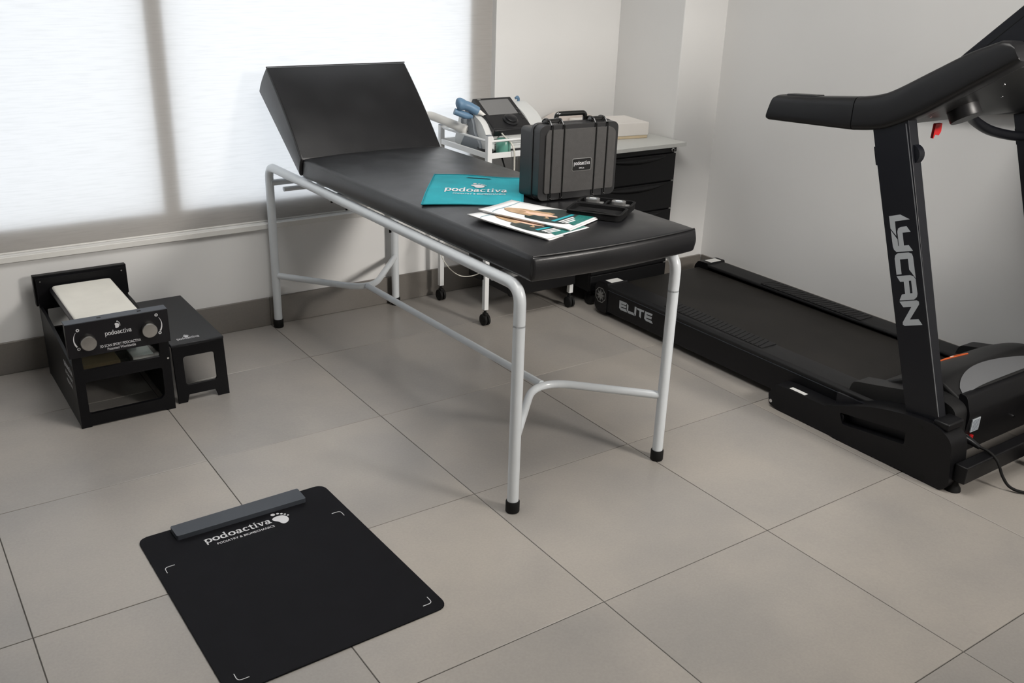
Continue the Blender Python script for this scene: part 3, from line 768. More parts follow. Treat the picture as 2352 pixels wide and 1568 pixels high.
# ================================================================ PRESSURE MAT
mt = thing('pressure_mat', 'black rectangular pressure mat with white corner marks and logo on floor', 'mat', (.58, -.67, 0))
mo_ = obj('mat_sheet', B().plate(rpoly([(.3015, -.329), (.8395, -.322), (.8625, -1.012), (.3100, -1.024)], .032, 6), 'z', .0005, .0045), 'mat_rubber', mt, bevel=.0008, seg=1)
obj('electronics_bar', B().plate(rpoly([(.3885, -.3345), (.7585, -.3275), (.7580, -.3905), (.3905, -.3915)], .006, 4), 'z', .0045, .0185), 'mat_bar', mt, bevel=.0018, seg=2)
wordmark((.4500, -.4440, .0047), (1, .012, 0), (-.012, 1, 0), .187, .0190, 'print_white', mo_)
text('PODIATRY & BIOMECHANICS', (.4755, -.4655, .0047), (1, .014, 0), (-.014, 1, 0), .0128, .160, 'print_white', mo_, bold=.012)
foot_mark((.6640, -.4325, .0047), (1, 0, 0), (0, 1, 0), 1.0, 'print_white', mo_)
for (cx_, cy_, a, c) in ((.3265, -.4955, 1, -1), (.8205, -.4850, -1, -1), (.8340, -.9815, -1, 1), (.3415, -.9905, 1, 1)):
    P = fillet([(cx_+a*.026, cy_, .0048), (cx_, cy_, .0048), (cx_, cy_+c*.026, .0048)], .011, 5)
    obj('corner_mark', B().tube(P, .0011, 6), 'print_white', mo_)

# ================================================================ TROLLEY
tl = thing('equipment_trolley', 'white wheeled metal trolley with railed top shelf behind the couch', 'trolley', (2.21, .74, 0))
tx0, tx1, ty0, ty1 = 1.985, 2.445, .548, .920
for (x, y) in ((tx0, ty0), (tx1, ty0), (tx0, ty1), (tx1, ty1)):
    top = .8135 if y == ty0 else .80
    o_ = obj('post', B().box(x-.0105, x+.0105, y-.0105, y+.0105, .071, top-.002), 'trolley_white', tl, bevel=.0015)
    obj('post_cap', B().box(x-.0098, x+.0098, y-.0098, y+.0098, top-.003, top+.0005), 'unit_grey', o_)
    cs = obj('caster', B()._lathe(Vector((x-.0155, y, .0255)), Vector((1, 0, 0)), [(.021, 0), (.0255, .003), (.0255, .0125), (.0, .0125)], 24), 'rubber', tl)
    obj('wheel', B()._lathe(Vector((x+.0035, y, .0255)), Vector((1, 0, 0)), [(.0, 0), (.0255, 0), (.0255, .0095), (.021, .0125)], 24), 'rubber', cs)
    obj('fork', B().box(x-.009, x+.009, y-.015, y+.010, .030, .058), 'rubber', cs, bevel=.004)
    obj('stem', B().cyl((x, y, .055), (x, y, .074), .006, n=10), 'rubber', cs)
for z, nm in ((.721, 'top_shelf'),):
    obj(nm, B().plate(rrect(tx0-.004, tx1+.004, ty0-.004, ty1+.004, .004), 'z', z, z+.003), 'trolley_white', tl, smooth=0)
    for q in ((tx0+.01, tx1-.01, ty0-.008, ty0+.0), (tx0+.01, tx1-.01, ty1, ty1+.008), ):
        obj('shelf_lip', B().box(q[0], q[1], q[2], q[3], z-.002, z+.020), 'trolley_white', tl, bevel=.001)
    for q in ((tx0-.008, tx0, ty0+.01, ty1-.01), (tx1, tx1+.008, ty0+.01, ty1-.01)):
        obj('shelf_lip', B().box(q[0], q[1], q[2], q[3], z-.002, z+.020), 'trolley_white', tl, bevel=.001)
for p0, p1 in (((tx0, ty0), (tx1, ty0)), ((tx0, ty0), (tx0, ty1)), ((tx1, ty0), (tx1, ty1)), ((tx0, ty1), (tx1, ty1))):
    obj('guard_rail', B().cyl((*p0, .788), (*p1, .788), .005, n=12), 'trolley_white', tl)
lc = obj('lower_compartment', B().box(2.095, 2.4335, ty0-.010, .86, .122, .33), 'cabinet_black', tl, bevel=.004)
obj('compartment_front', B().box(2.092, 2.4490, ty0-.030, ty0-.0115, .118, .332), 'cabinet_black', lc, bevel=.003)
cbl = B().tube(spline([(1.995, .78, .42), (1.90, .775, .30), (1.925, .76, .215), (2.0, .75, .160), (2.10, .74, .178), (2.16, .74, .30), (2.17, .74, .397)], 10), .0022, 8)
obj('hanging_cable', cbl, 'cable_cream', tl)
cbl = B().tube(spline([(2.14, .70, .72), (2.135, .62, .60), (2.13, .56, .46), (2.18, .57, .41), (2.26, .62, .44), (2.33, .72, .52)], 10), .0035, 8)
obj('power_lead', cbl, 'rubber', tl)

# therapy unit
un = thing('therapy_unit', 'white and black electrotherapy unit with screen and dial on the trolley', 'medical device', (2.17, .72, .724))
def yz(poly, x0, x1, nm, mt_, par, bv=.003, **k): return obj(nm, B().plate(poly, 'x', x0, x1), mt_, par, bevel=bv, **k)
body = yz(rpoly([(.628, .727), (.628, .802), (.640, .818), (.788, .905), (.860, .895), (.880, .850), (.880, .727)], .012), 2.050, 2.262, 'body', 'unit_white', un, .008)
for k in range(6):
    obj('rib', B().box(2.060, 2.250, .6245, .6300, .748+.0095*k, .7530+.0095*k), 'unit_white', body, bevel=.001)
obj('base_line', B().box(2.052, 2.262, .6250, .63, .7275, .7325), 'unit_black', body)
yz(rpoly([(.630, .727), (.622, .800), (.690, .862), (.800, .905), (.880, .860), (.880, .727)], .03), 2.258, 2.330, 'side_wing', 'unit_white', un, .02, seg=4)
yz(rpoly([(.600, .727), (.612, .790), (.655, .845), (.760, .885), (.820, .880), (.87, .727)], .03), 2.018, 2.052, 'side_cheek', 'unit_white', un, .008)
yz(rpoly([(.640, .727), (.650, .760), (.69, .80), (.70, .835), (.735, .885), (.765, .888), (.745, .835), (.755, .79), (.80, .727)], .012), 2.004, 2.018, 'holder_arm', 'unit_grey', un, .004)
# tilted control panel
po = Vector((2.047, .612, .816)); pu = Vector((0, .168, .100)).normalized(); pw_, ph_ = .192, .195
pnm = pu.cross(Vector((1, 0, 0))).normalized()*-1
def onp(x, t, d=0): q = po + Vector((1, 0, 0))*x + pu*t; n_ = Vector((0, -pu.z, pu.y)); q = q + n_*d; return (q.x, q.y, q.z)
def slab(x0, x1, t0, t1, d0, d1, nm, mt_, par, bv=.002):
    return obj(nm, B().hexa([onp(x0, t0, d0), onp(x1, t0, d0), onp(x1, t1, d0), onp(x0, t1, d0), onp(x0, t0, d1), onp(x1, t0, d1), onp(x1, t1, d1), onp(x0, t1, d1)]), mt_, par, bevel=bv)
cp = slab(0, pw_, 0, ph_, -.012, .010, 'control_panel', 'unit_black', un, .004)
slab(0, pw_, -.010, .006, -.022, .009, 'panel_lip', 'unit_black', cp, .004)
slab(.022, .170, .085, .180, .0098, .0108, 'screen', 'screen_glass', cp, .0)
slab(.020, .036, .184, .189, .0100, .0106, 'badge', 'print_dim', cp, 0)
n_ = Vector((0, -pu.z, pu.y))
obj('dial', B()._lathe(Vector(onp(.108, .045, .009)), n_, [(.034, 0), (.034, .005), (.026, .009), (.025, .016), (.021, .019), (.0, .0195)], 32), 'unit_black', cp)
for k in range(3): slab(.172, .184, .05+.028*k, .062+.028*k, .0098, .0115, 'button', 'gloss_black', cp, .0008)
for k in range(4): obj('cable_coil', B().tube([Vector((2.022+.022*math.cos(2*PI*i/20), .632+.050*math.sin(2*PI*i/20), .729+.005*k)) for i in range(21)], .0026, 8), 'unit_black', un)
hk = obj('cable_hook', B().tube(spline([(2.296, .80, .888), (2.300, .798, .905), (2.292, .795, .916), (2.280, .792, .912)], 6), .006, 10), 'blue_plastic', un)
obj('side_lead', B().tube(spline([(2.225, .775, .918), (2.245, .775, .902), (2.275, .79, .893), (2.298, .80, .892)], 6), .002, 8), 'unit_grey', un)
# holder cup
cup = obj('holder_cup', B().tube([Vector((1.938, .738, .884)), Vector((1.985, .722, .866)), Vector((2.012, .72, .862))], [.013, .015, .010], 20), 'blue_plastic', un)
obj('holder_knob', B()._lathe(Vector((1.975, .722, .835)), Vector((0, 0, 1)), [(.010, 0), (.013, .004), (.013, .020)], 16), 'unit_grey', cup)
# applicators
ap = thing('applicator', 'blue rounded treatment applicator resting in the holder of the therapy unit', 'applicator', (1.985, .72, .87), 0, 'applicators of the therapy unit')
obj('handle', B().tube(spline([(1.940, .730, .914), (1.956, .726, .914), (1.99, .716, .905), (2.012, .708, .893), (2.030, .70, .883)], 5), [.005, .014, .0195, .0230, .0250, .0255, .0245, .0225, .0195, .0190, .0190, .0190, .0190, .0190, .0190, .0190, .0190, .0190, .0188, .018, .0165][:21], 20), 'blue_plastic', ap)
obj('strain_relief', B().tube([(2.028, .701, .884), (2.040, .695, .877), (2.060, .686, .864)], [.0125, .0085, .0045], 14), 'white_plastic', ap)
obj('cable', B().tube(spline([(2.058, .687, .866), (2.075, .66, .845), (2.088, .60, .80), (2.092, .532, .765), (2.098, .526, .70), (2.10, .535, .60), (2.11, .58, .50), (2.12, .62, .425)], 8), .0035, 10), 'cable_cream', ap)
ap2 = thing('applicator', 'long white applicator wand lying across the trolley rail by the backrest', 'applicator', (1.95, .78, .79), 0, 'applicators of the therapy unit')
obj('handle', B().tube(spline([(1.893, .905, .852), (1.915, .890, .846), (1.950, .84, .830), (1.985, .78, .812), (2.005, .74, .802)], 6), [.010, .011, .012, .0135, .015, .0165, .0175, .018, .018, .018, .018, .018, .018, .018, .0185, .019, .019, .0195, .02, .021, .022, .022, .022, .022, .018][:25], 18), 'white_plastic', ap2)
obj('tip', B().tube([(1.870, .915, .861), (1.884, .908, .856), (1.898, .902, .851)], [.009, .0135, .0125], 16), 'white_plastic', ap2)
obj('trigger', B().tube(spline([(1.869, .917, .863), (1.866, .918, .877), (1.872, .915, .886)], 5), .002, 8), 'unit_grey', ap2)
obj('cable', B().tube(spline([(2.004, .742, .800), (2.02, .70, .77), (2.03, .64, .748), (2.03, .60, .743), (2.01, .585, .742), (2.0, .64, .742)], 8), .003, 8), 'unit_black', ap2)
pot = thing('gel_pot', 'small green gel pot standing behind the trolley front rail', 'pot', (2.082, .585, .724))
obj('jar', B()._lathe(Vector((2.082, .587, .7242)), Vector((0, 0, 1)), [(.0285, 0), (.0305, .003), (.0305, .053), (.0285, .056)], 28), 'green_gel', pot)
obj('pot_lid', B()._lathe(Vector((2.082, .587, .7803)), Vector((0, 0, 1)), [(.0260, 0), (.0260, .006), (.022, .008), (0, .008)], 28), 'green_gel', pot)

# ================================================================ CABINET
cb = thing('drawer_cabinet', 'black mobile drawer cabinet with pale laminate top in the corner', 'cabinet', (2.76, .74, 0))
kx0, kx1, ky0, ky1 = 2.515, 2.975, .490, .985
obj('carcass', B().box(kx0, kx1, ky0+.014, ky1, .075, .699), 'cabinet_black', cb, bevel=.002)
obj('worktop', B().box(kx0-.045, 3.024, ky0-.012, ky1+.010, .700, .7175), 'laminate', cb, bevel=.0012)
obj('fascia', B().box(kx0, kx1, ky0, ky0+.014, .678, .699), 'cabinet_black', cb, bevel=.001)
lk = obj('lock', B()._lathe(Vector((2.950, ky0+.001, .689)), Vector((0, -1, 0)), [(.009, 0), (.009, .004), (.007, .006), (0, .006)], 20), 'chrome', cb)
obj('key', B().box(2.9445, 2.9475, ky0-.020, ky0-.004, .684, .694), 'chrome', lk, bevel=.0005)
zs = [.675, .5455, .4145, .2835, .1525, .078]
for a, c in zip(zs[:-1], zs[1:]):
    h0, h1 = c+.0035, a-.0035
    dr = obj('drawer', B().box(kx0+.001, kx1-.001, ky0, ky0+.014, h0, h1), 'cabinet_black', cb, bevel=.0015)
    if h1-h0 > .1:
        def pull(u, v, z1=h1):
            s_ = math.sin(PI*min(1, max(0, u)))**.6
            return (kx0+.06+(kx1-kx0-.12)*u, ky0-.001-.010*math.sin(PI*v)*s_, z1-.008-.026*v*s_)
        obj('pull', B().grid(pull, 24, 8), 'cabinet_black', dr, smooth=80)
    obj('runner', B().box(kx1-.014, kx1+.001, ky0+.001, ky0+.010, c-.0025, c+.0025), 'cabinet_gap', dr)
for x in (kx0+.04, kx1-.04):
    for y in (ky0+.045, ky1-.05):
        cs = obj('caster', B()._lathe(Vector((x-.014, y, .026)), Vector((1, 0, 0)), [(.020, 0), (.026, .004), (.026, .024), (.020, .028)], 20), 'rubber', cb)
        obj('fork', B().box(x-.010, x+.010, y-.012, y+.012, .040, .0765), 'rubber', cs, bevel=.003)
bxr = -.14
cx_t = thing('carton', 'flat white cardboard box with tan base on the cabinet top', 'box', (2.932, .645, .7178), bxr)
obj('tray', B().box(-.30, 0, 0, .205, 0, .014), 'carton_tan', cx_t, bevel=.002, local=True)
obj('lid', B().box(-.303, .003, -.003, .208, .013, .072), 'carton_white', cx_t, bevel=.003, local=True)
obj('flap', B().grid(lambda u, v: (-.255+.075*u, .05+.07*v, .0725+.017*math.sin(PI*u)*(1-.3*v)), 16, 4), 'carton_tan', cx_t, local=True, smooth=80)
pk = thing('paper_packet', 'pale pink paper packet lying behind the white cardboard box', 'packet', (2.70, .942, .7178), 0)
obj('packet_body', B().block(14, 8, 3, lambda u, v, w_: (u*.135, v*.042, .034+w_*.034*(1-.35*abs(u)**4)+.024*max(0, w_)*(1-u*u))), 'pink_paper', pk, bevel=.004, local=True, smooth=60)
obj('packet_fold', B().grid(lambda u, v: (-.125-.05*u, (-.04+.08*v)*(1-.6*u), .03+.025*u), 6, 4), 'carton_white', pk, local=True, smooth=80)

# ================================================================ TREADMILL
tm = thing('treadmill', 'black folding treadmill along the right wall with grey lettering on its upright', 'treadmill', (2.87, -.45, 0))
dx0, dx1, dyb, dyf = 2.506, 3.232, .440, -1.15
# side profile of deck rails
for x0, x1, sgn in ((dx0, dx0+.112, 1), (dx1-.112, dx1, -1)):
    xo, xi = (x0, x1) if sgn > 0 else (x1, x0)
    s_ = obj('side_beam', B().plate([(xo, .028), (xo+sgn*.05, .028), (xo+sgn*.05, .128), (xo, .128)], 'y', dyf, dyb-.080), 'tread_black', tm, bevel=.003)
    obj('foot_rail', B().plate(rpoly([(xo-sgn*.001, .129), (xo-sgn*.001, .143), (xo+sgn*.012, .152), (xi-sgn*.004, .151), (xi, .146), (xi, .138), (xo+sgn*.02, .129)], .004, 3), 'y', dyf, dyb-.080), 'tread_rib', tm, bevel=0)
    obj('trim_line', B().box(min(xo-sgn*.0015, xo+sgn*.002), max(xo-sgn*.0015, xo+sgn*.002), dyf, dyb-.082, .1275, .1292), 'mat_bar', s_)
    # ribbed grip
    gp = obj('grip', B().box(min(xo+sgn*.028, xi-sgn*.002), max(xo+sgn*.028, xi-sgn*.002), -.50, .03, .1510, .1545), 'tread_rib', tm, bevel=.001)
    for k in range(22):
        y = .01-.0235*k
        a, c = xo+sgn*.032, xi-sgn*.006
        obj('rib', B().hexa([(a, y, .1540), (c, y+.016*1, .1540), (c, y+.021, .1540), (a, y+.005, .1540), (a, y, .1562), (c, y+.016, .1562), (c, y+.021, .1562), (a, y+.005, .1562)]), 'tread_rib', gp, smooth=0)
    # rear end cap
    ec = obj('end_cap', B().plate(rpoly([(dyb-.085, .020), (dyb-.020, .018), (dyb, .040), (dyb, .128), (dyb-.022, .156), (dyb-.085, .158)], .010, 4), 'x', min(xo-sgn*.003, xi), max(xo-sgn*.003, xi)), 'tread_black', tm, bevel=.004, seg=3)
    obj('sticker', B().box(min(xo+sgn*.020, xo+sgn*.088), max(xo+sgn*.020, xo+sgn*.088), dyb-.082, dyb-.040, .1580, .1586), 'silver_patch', ec, smooth=0)
    if sgn > 0: near_beam, near_cap = s_, ec
obj('rear_roller', B().cyl((dx0+.1, dyb-.035, .085), (dx1-.1, dyb-.035, .085), .040, n=24), 'tread_belt', tm)
obj('belt', B().plate([(dyb-.035, .125), (dyf-.02, .130), (dyf-.02, .118), (dyb-.035, .045)], 'x', dx0+.106, dx1-.106), 'tread_belt', tm, bevel=.002)
obj('deck_board', B().box(dx0+.05, dx1-.05, dyf, dyb-.1, .040, .112), 'tread_black', tm, smooth=0)
for x in (dx0+.05, dx1-.05): obj('rear_foot', B()._lathe(Vector((x, dyb-.05, 0)), Vector((0, 0, 1)), [(.022, 0), (.022, .014), (.014, .024), (.014, .030)], 18), 'rubber', tm)
XO = dx0-.0006
LYC = [
[(-0.9782, 0.7801), (-1.0145, 0.7939), (-1.0488, 0.787), (-1.0012, 0.7694), (-1.015, 0.7271), (-0.991, 0.744)],
[(-0.9928, 0.7395), (-1.0105, 0.6914), (-1.0164, 0.683), (-1.0261, 0.6786), (-1.0792, 0.6966), (-1.0617, 0.7101), (-1.0463, 0.7048), (-1.0335, 0.7419), (-1.0594, 0.7508), (-1.0427, 0.7643), (-1.0238, 0.7573), (-1.0163, 0.7506), (-1.0157, 0.7407), (-1.0302, 0.6992), (-1.0278, 0.6986), (-1.0211, 0.7175)],
[(-1.0406, 0.6096), (-1.0239, 0.6564), (-1.0235, 0.6675), (-1.0307, 0.6761), (-1.0659, 0.6879), (-1.0767, 0.6874), (-1.0833, 0.6786), (-1.1056, 0.6172), (-1.0786, 0.6372), (-1.0674, 0.6687), (-1.0419, 0.6592), (-1.057, 0.6161)],
[(-1.0414, 0.6056), (-1.0855, 0.6213), (-1.0962, 0.6214), (-1.1056, 0.6147), (-1.1138, 0.5923), (-1.0983, 0.5877), (-1.092, 0.6058), (-1.0846, 0.6031), (-1.0908, 0.5854), (-1.074, 0.5804), (-1.0686, 0.5957), (-1.0567, 0.5917)],
[(-1.074, 0.5804), (-1.0908, 0.5854), (-1.0973, 0.5663), (-1.1046, 0.5696), (-1.0983, 0.5877), (-1.1138, 0.5923), (-1.1214, 0.5722), (-1.1216, 0.5623), (-1.1139, 0.5511), (-1.067, 0.5339), (-1.0708, 0.5547), (-1.0815, 0.5592)],
[(-1.0672, 0.5302), (-1.1231, 0.5519), (-1.1306, 0.55), (-1.1332, 0.542), (-1.1136, 0.4863), (-1.1411, 0.4967), (-1.1573, 0.4831), (-1.1008, 0.461), (-1.0935, 0.4629), (-1.092, 0.4702), (-1.1099, 0.5263), (-1.084, 0.5168)]]
ELI = [
[(0.275, 0.1071), (0.2268, 0.1083), (0.2305, 0.0965), (0.262, 0.0955), (0.2621, 0.0922), (0.2283, 0.093), (0.2295, 0.0837), (0.2616, 0.0807), (0.2617, 0.077), (0.2284, 0.0787), (0.2202, 0.067), (0.2624, 0.0651), (0.2741, 0.0722)],
[(0.2254, 0.107), (0.2153, 0.1013), (0.215, 0.0776), (0.1823, 0.0792), (0.1704, 0.0679), (0.215, 0.0668), (0.2239, 0.0774)],
[(0.1758, 0.1088), (0.164, 0.1099), (0.1636, 0.0693), (0.1756, 0.0752)],
[(0.162, 0.1079), (0.1154, 0.1097), (0.1168, 0.1013), (0.133, 0.0996), (0.1324, 0.0689), (0.1443, 0.0747), (0.1448, 0.0993), (0.16, 0.1015)],
[(0.1097, 0.1089), (0.0635, 0.1107), (0.0659, 0.1013), (0.0994, 0.099), (0.0995, 0.0955), (0.0664, 0.0959), (0.068, 0.0857), (0.101, 0.0827), (0.1011, 0.0792), (0.0666, 0.0792), (0.0568, 0.0685), (0.1005, 0.0688), (0.1123, 0.0755)]]
decal('lettering', ELI, 'print_grey', near_beam, lambda y, z: (XO, y, z))
oc, orr = (.400, .0935), .0365
ring = []
for i in range(8):
    a, c = Rd(22.5+45*i), Rd(67.5+45*i)
    ring.append([(oc[0]+r_*math.cos(t), oc[1]+r_*math.sin(t)) for r_, t in ((orr, a), (orr, c), (orr*.90, c), (orr*.90, a))])
star = []
for i in range(8):
    t = Rd(45*i)
    for d in (-9, 9):
        star.append([(oc[0], oc[1]), (oc[0]+orr*.42*math.cos(t+Rd(d*2)), oc[1]+orr*.42*math.sin(t+Rd(d*2))), (oc[0]+orr*.80*math.cos(t+Rd(d*.5)), oc[1]+orr*.80*math.sin(t+Rd(d*.5))), (oc[0]+orr*.3*math.cos(t), oc[1]+orr*.3*math.sin(t))])
decal('emblem', ring+star, 'print_dim', near_cap, lambda y, z: (dx0-.0037, y, z))
# base frame side covers, uprights
def mirror(x): return 2*2.868-x
for sgn in (1, -1):
    mx = (lambda x: x) if sgn > 0 else mirror
    xa, xb = sorted((mx(2.432), mx(2.500)))
    bt = obj('base_tube', B().plate(rpoly([(-.640, .052), (-.648, .012), (-.690, .004), (-.96, .004), (-.96, .098), (-.715, .098), (-.668, .094)], .008, 3), 'x', xa, xb), 'tread_black', tm, bevel=.003)
    cover = rpoly([(-.884, .103), (-1.060, .172), (-1.200, .199), (-1.285, .200), (-1.340, .170), (-1.358, .030), (-1.340, .004), (-.93, .004), (-.90, .030)], [.004, .05, .05, .03, .03, .02, .01, .01, .01], 5)
    sc_ = obj('side_cover', B().plate(cover, 'x', *sorted((mx(2.427), mx(2.512))), holes=[rpoly([(-.945, .102), (-1.188, .136), (-1.190, .094), (-.962, .066)], .006, 3)]), 'tread_black', tm, bevel=.005, seg=3)
    obj('slot_back', B().box(*sorted((mx(2.462), mx(2.470))), -1.25, -.90, .045, .150), 'tread_metal', sc_, smooth=0)
    for y, z in ((-1.2315, .172), (-1.0037, .017), (-1.2714, .0165)):
        obj('bolt_hole', B().cyl((mx(2.4264), y, z), (mx(2.430), y, z), .0085, n=16), 'rubber', sc_)
    obj('bolt', B().cyl((mx(2.4305), -.6560, .026), (mx(2.434), -.6560, .026), .0065, n=14), 'chrome', bt)
    if sgn > 0:
        obj('badge', B().hexa([(2.440, -.722, .0982), (2.458, -.722, .0982), (2.458, -.788, .0982), (2.440, -.788, .0982), (2.440, -.722, .0988), (2.458, -.722, .0988), (2.458, -.788, .0988), (2.440, -.788, .0988)]), 'silver_patch', bt, smooth=0)
    up = [(-1.176, .150), (-1.290, .150), (-.980, 1.080), (-.862, 1.050)]
    uo = obj('upright', B().plate(up, 'x', *sorted((mx(2.450), mx(2.492)))), 'tread_metal', tm, bevel=.003)
    obj('upright_trim', B().plate([(-1.268, .22), (-1.2705, .22), (-.979, 1.06), (-.9765, 1.06)], 'x', *sorted((mx(2.4485), mx(2.4505)))), 'tread_silver', uo, smooth=0)
    obj('cap_bump', B().cyl((mx(2.462), -1.003, .972), (mx(2.488), -1.003, .972), .030, n=20), 'tread_metal', uo)
    obj('hinge_tab', B().plate([(-.892, .975), (-.880, .975), (-.898, .922), (-.910, .922)], 'x', *sorted((mx(2.455), mx(2.480)))), 'tread_metal', uo)
    obj('collar', B().box(*sorted((mx(2.436), mx(2.520))), -1.315, -1.262, .188, .214), 'tread_black', tm, bevel=.006)
    if sgn > 0:
        decal('lettering', LYC, 'print_grey', uo, lambda y, z: (2.4494, y, z))
    # arm: straight grip then sweeping up to the console
    arm_t = [(-.470, 1.080), (-.62, 1.093), (-.797, 1.1145), (-.86, 1.128), (-.92, 1.1515), (-1.034, 1.220), (-1.13, 1.277), (-1.215, 1.3155)]
    arm_b = [(-.452, .996), (-.62, 1.003), (-.797, 1.0125), (-.86, 1.022), (-.92, 1.038), (-1.02, 1.089), (-1.13, 1.163), (-1.262, 1.252)]
    xc, hwid = mx(2.476), .040
    def loft(T_, Bt, nm, n=36, ex=4.5, cap=True):
        bb = B(); rings = []
        for (ty_, tz_), (by_, bz_) in zip(T_, Bt):
            c = Vector((xc, (ty_+by_)/2, (tz_+bz_)/2)); up_ = Vector((0, ty_-by_, tz_-bz_))/2
            r_ = []
            for k in range(n):
                a_ = 2*PI*k/n; ca, sa_ = math.cos(a_), math.sin(a_)
                fx = math.copysign(abs(ca)**(2/ex), ca); fz = math.copysign(abs(sa_)**(2/ex), sa_)
                r_.append(bb.bm.verts.new(c+Vector((fx*hwid, 0, 0))+up_*fz))
            rings.append(r_)
        for i in range(len(rings)-1):
            for k in range(n): bb.bm.faces.new((rings[i][k], rings[i][(k+1) % n], rings[i+1][(k+1) % n], rings[i+1][k]))
        bb.bm.faces.new(list(reversed(rings[0]))); bb.bm.faces.new(rings[-1])
        return obj(nm, bb, 'tread_arm', tm, smooth=45)
    g2t = [(-.474, 1.062), (-.478, 1.076), (-.49, 1.082)] + arm_t[1:2] + [(-.7955, 1.1143)]; g2b = [(-.456, 1.006), (-.454, .998), (-.462, .995)] + arm_b[1:2] + [(-.7955, 1.0123)]
    grip = loft(g2t, g2b, 'handgrip')
    obj('pulse_sensor', B().hexa([(xc-.02, -.64, 1.085), (xc+.02, -.64, 1.085), (xc+.02, -.52, 1.075), (xc-.02, -.52, 1.075), (xc-.02, -.64, 1.0985), (xc+.02, -.64, 1.0985), (xc+.02, -.52, 1.0885), (xc-.02, -.52, 1.0885)]), 'tread_under', grip, bevel=.002)
    tt = [(p[0], p[1]) for p in spline([(a[0], a[1], 0) for a in arm_t[2:]], 6)]; lb = [(p[0], p[1]) for p in spline([(a[0], a[1], 0) for a in arm_b[2:]], 6)]
    tt = [(tt[0][0]-.0015, tt[0][1])]+tt[1:] + [(-1.238, 1.316), (-1.255, 1.306), (-1.262, 1.290)]; lb = [(lb[0][0]-.0015, lb[0][1])]+lb[1:] + [(-1.275, 1.262), (-1.280, 1.268), (-1.278, 1.275)]
    am = loft(tt, lb, 'arm')
    obj('arm_trim', B().plate([(p[0], p[1]+.016) for p in lb[:-3]]+[(p[0], p[1]+.0172) for p in reversed(lb[:-3])], 'x', *sorted((mx(2.4352), mx(2.4375)))), 'rubber', am, smooth=0)
# console body between the arms
xs_ = (2.525, mirror(2.525))
con = obj('console', B().plate([(-.935, 1.062), (-.935, 1.105), (-1.034, 1.205), (-1.20, 1.300), (-1.262, 1.290), (-1.270, 1.262), (-1.02, 1.098)], 'x', *xs_), 'tread_under', tm, bevel=.006)
obj('underside', B().plate([(-.930, 1.046), (-1.022, 1.091), (-1.255, 1.248), (-1.250, 1.256), (-1.02, 1.100), (-.930, 1.058)], 'x', 2.500, mirror(2.500)), 'tread_under', con, bevel=.002)
un_ = Vector((0, -.53, -.85)).normalized()
obj('speaker', B()._lathe(Vector((2.625, -1.040, 1.106)), un_, [(.046, 0), (.046, .034), (.044, .037), (0, .037)], 36), 'tread_arm', con)
obj('speaker', B()._lathe(Vector((mirror(2.625), -1.040, 1.106)), un_, [(.046, 0), (.046, .034), (.044, .037), (0, .037)], 36), 'tread_arm', con)
for x, y, z in ((2.60, -1.165, 1.187), (2.74, -1.09, 1.138), (2.55, -.99, 1.076)):
    obj('screw', B()._lathe(Vector((x, y, z)), un_, [(.004, -.002), (.004, .0015), (0, .002)], 12), 'chrome', con)
obj('safety_key', B().plate(rpoly([(2.628, 1.046), (2.662, 1.046), (2.664, 1.020), (2.655, 1.008), (2.640, 1.012), (2.634, 1.012), (2.630, 1.000), (2.626, 1.002)], .003, 3), 'y', -.964, -.955), 'red_plastic', con, bevel=.001)
disp = obj('display', B().plate([(-1.012, 1.226), (-1.045, 1.262), (-1.300, 1.512), (-1.345, 1.470), (-1.215, 1.310)], 'x', 2.565, mirror(2.565)), 'tread_metal', tm, bevel=.004)
obj('display_seam', B().plate([(-1.062, 1.245), (-1.319, 1.497), (-1.3205, 1.4955), (-1.0635, 1.2435)], 'x', 2.5640, 2.5655), 'rubber', disp, smooth=0)
obj('cross_handle', B().tube(spline([(2.76, -.985, 1.085), (2.82, -.955, 1.062), (2.90, -.935, 1.030), (3.0, -.935, .995), (3.13, -.945, .970), (3.245, -.955, .962)], 8), .0165, 16), 'tread_metal', tm)
obj('upright_bolt', B().cyl((mirror(2.492)-.004, -.955, 1.015), (mirror(2.492)+.002, -.955, 1.015), .008, n=14), 'chrome', tm)
# motor hood
HY0, HY1 = -.955, -1.262
def hood_top(x, y):
    t = (y-HY0)/(HY1-HY0); u = (x-2.868)/.290
    rise = math.sin(min(1, max(0, t)/.76)*PI/2)
    return .176 + .122*rise*(1-.22*abs(u)**5) - max(0, t-.76)/.24*.034
def hood(u, v, w_):      # u across, v rear(-1)->front(+1), w bottom/top
    x = 2.868 + u*.290; y = HY0 + (HY1-HY0)*(v+1)/2
    zt_ = hood_top(x, y)
    return (x, y, .118 + (zt_-.118)*(w_+1)/2)
hdo = obj('motor_hood', B().block(24, 24, 3, hood), 'tread_hood', tm, bevel=.006, seg=2, smooth=50)
def accent(u, v):
    x = 2.594+.548*u; k_ = math.sin(PI*min(1, max(0, u))**.62)**.8
    y = -1.258 + (1-v)*.066*k_
    return (x, y, hood_top(x, y)+.0030)
obj('hood_accent', B().grid(accent, 40, 8), 'tread_silver', hdo, smooth=80)
fc = obj('hood_front', B().plate(rpoly([(-1.25, .052), (-1.288, .058), (-1.298, .200), (-1.276, .258), (-1.25, .262)], .010, 3), 'x', 2.580, 3.156), 'tread_black', tm, bevel=.006, seg=3)
obj('rating_label', B().box(2.602, 2.646, -1.2995, -1.2960, .138, .182), 'sticker', fc, smooth=0)
for k in range(8): obj('label_line', B().box(2.606, 2.642, -1.3002, -1.2990, .142+.0048*k, .1438+.0048*k), 'sticker_line', fc, smooth=0)
obj('power_switch', B().box(2.610, 2.626, -1.3005, -1.2900, .106, .124), 'red_plastic', fc, bevel=.001)
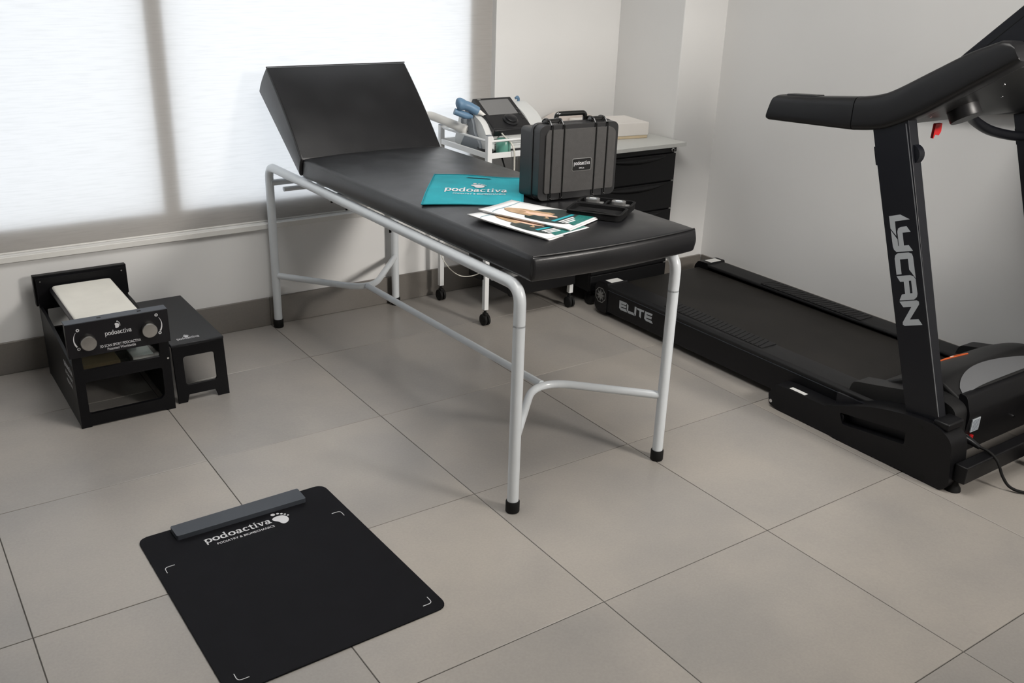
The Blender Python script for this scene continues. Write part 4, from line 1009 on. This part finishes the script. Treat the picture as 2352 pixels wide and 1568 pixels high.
for x in (2.595, 2.86): obj('screw', B().cyl((x, -1.300, .128), (x, -1.290, .128), .004, n=12), 'chrome', fc)
tri = [(2.775, -1.052), (2.872, -1.045), (2.868, -1.098)]
def hz(x, y): return hood_top(x, y)+.0015
bb = B()
for (a, c) in ((0, 1), (1, 2), (2, 0)):
    p, q = Vector(tri[a]), Vector(tri[c]); pts = [(p.lerp(q, i/8).x, p.lerp(q, i/8).y, hz(*p.lerp(q, i/8))) for i in range(9)]
    bb.tube(pts, .0028, 6)
obj('warning_triangle', bb, 'warning_orange', hdo)
obj('warning_sign', B().box(2.832, 2.850, -1.068, -1.058, hz(2.84, -1.063)-.004, hz(2.84, -1.063)+.0005), 'silver_patch', hdo, smooth=0)
for sgn in (1, -1):
    mx = (lambda x: x) if sgn > 0 else mirror
    xa, xb = sorted((mx(2.516), mx(2.588)))
    obj('hood_side', B().plate(rpoly([(-.905, .150), (-.915, .186), (-1.02, .208), (-1.20, .252), (-1.285, .232), (-1.295, .120), (-.905, .120)], [.006, .02, .06, .03, .03, .01, .006], 5), 'x', xa, xb), 'tread_hood', tm, bevel=.010, seg=3)
obj('front_beam', B().box(2.450, mirror(2.450), -1.392, -1.352, .040, .098), 'tread_black', tm, bevel=.004)
for x in (2.470, mirror(2.470)):
    obj('levelling_foot', B()._lathe(Vector((x, -1.352, 0)), Vector((0, 0, 1)), [(.024, 0), (.022, .010), (.013, .022), (.010, .041)], 20), 'rubber', tm)
obj('transport_wheel', B()._lathe(Vector((2.815, -1.425, .030)), Vector((1, 0, 0)), [(.026, 0), (.030, .004), (.030, .022), (.026, .026)], 24), 'rubber', tm)
pc_plug = B().tube([(2.592, -1.296, .118), (2.590, -1.318, .116), (2.592, -1.345, .108)], [.013, .011, .007], 14)
pc = obj('power_cord', B().tube(spline([(2.591, -1.340, .110), (2.594, -1.375, .106), (2.598, -1.405, .085), (2.602, -1.428, .044), (2.610, -1.455, .016), (2.640, -1.490, .0062), (2.72, -1.53, .0062), (2.85, -1.52, .0062), (3.05, -1.56, .0062), (3.18, -1.75, .0062), (3.27, -1.95, .0062)], 10), .0046, 10), 'rubber', tm)
obj('plug', pc_plug, 'unit_black', pc)
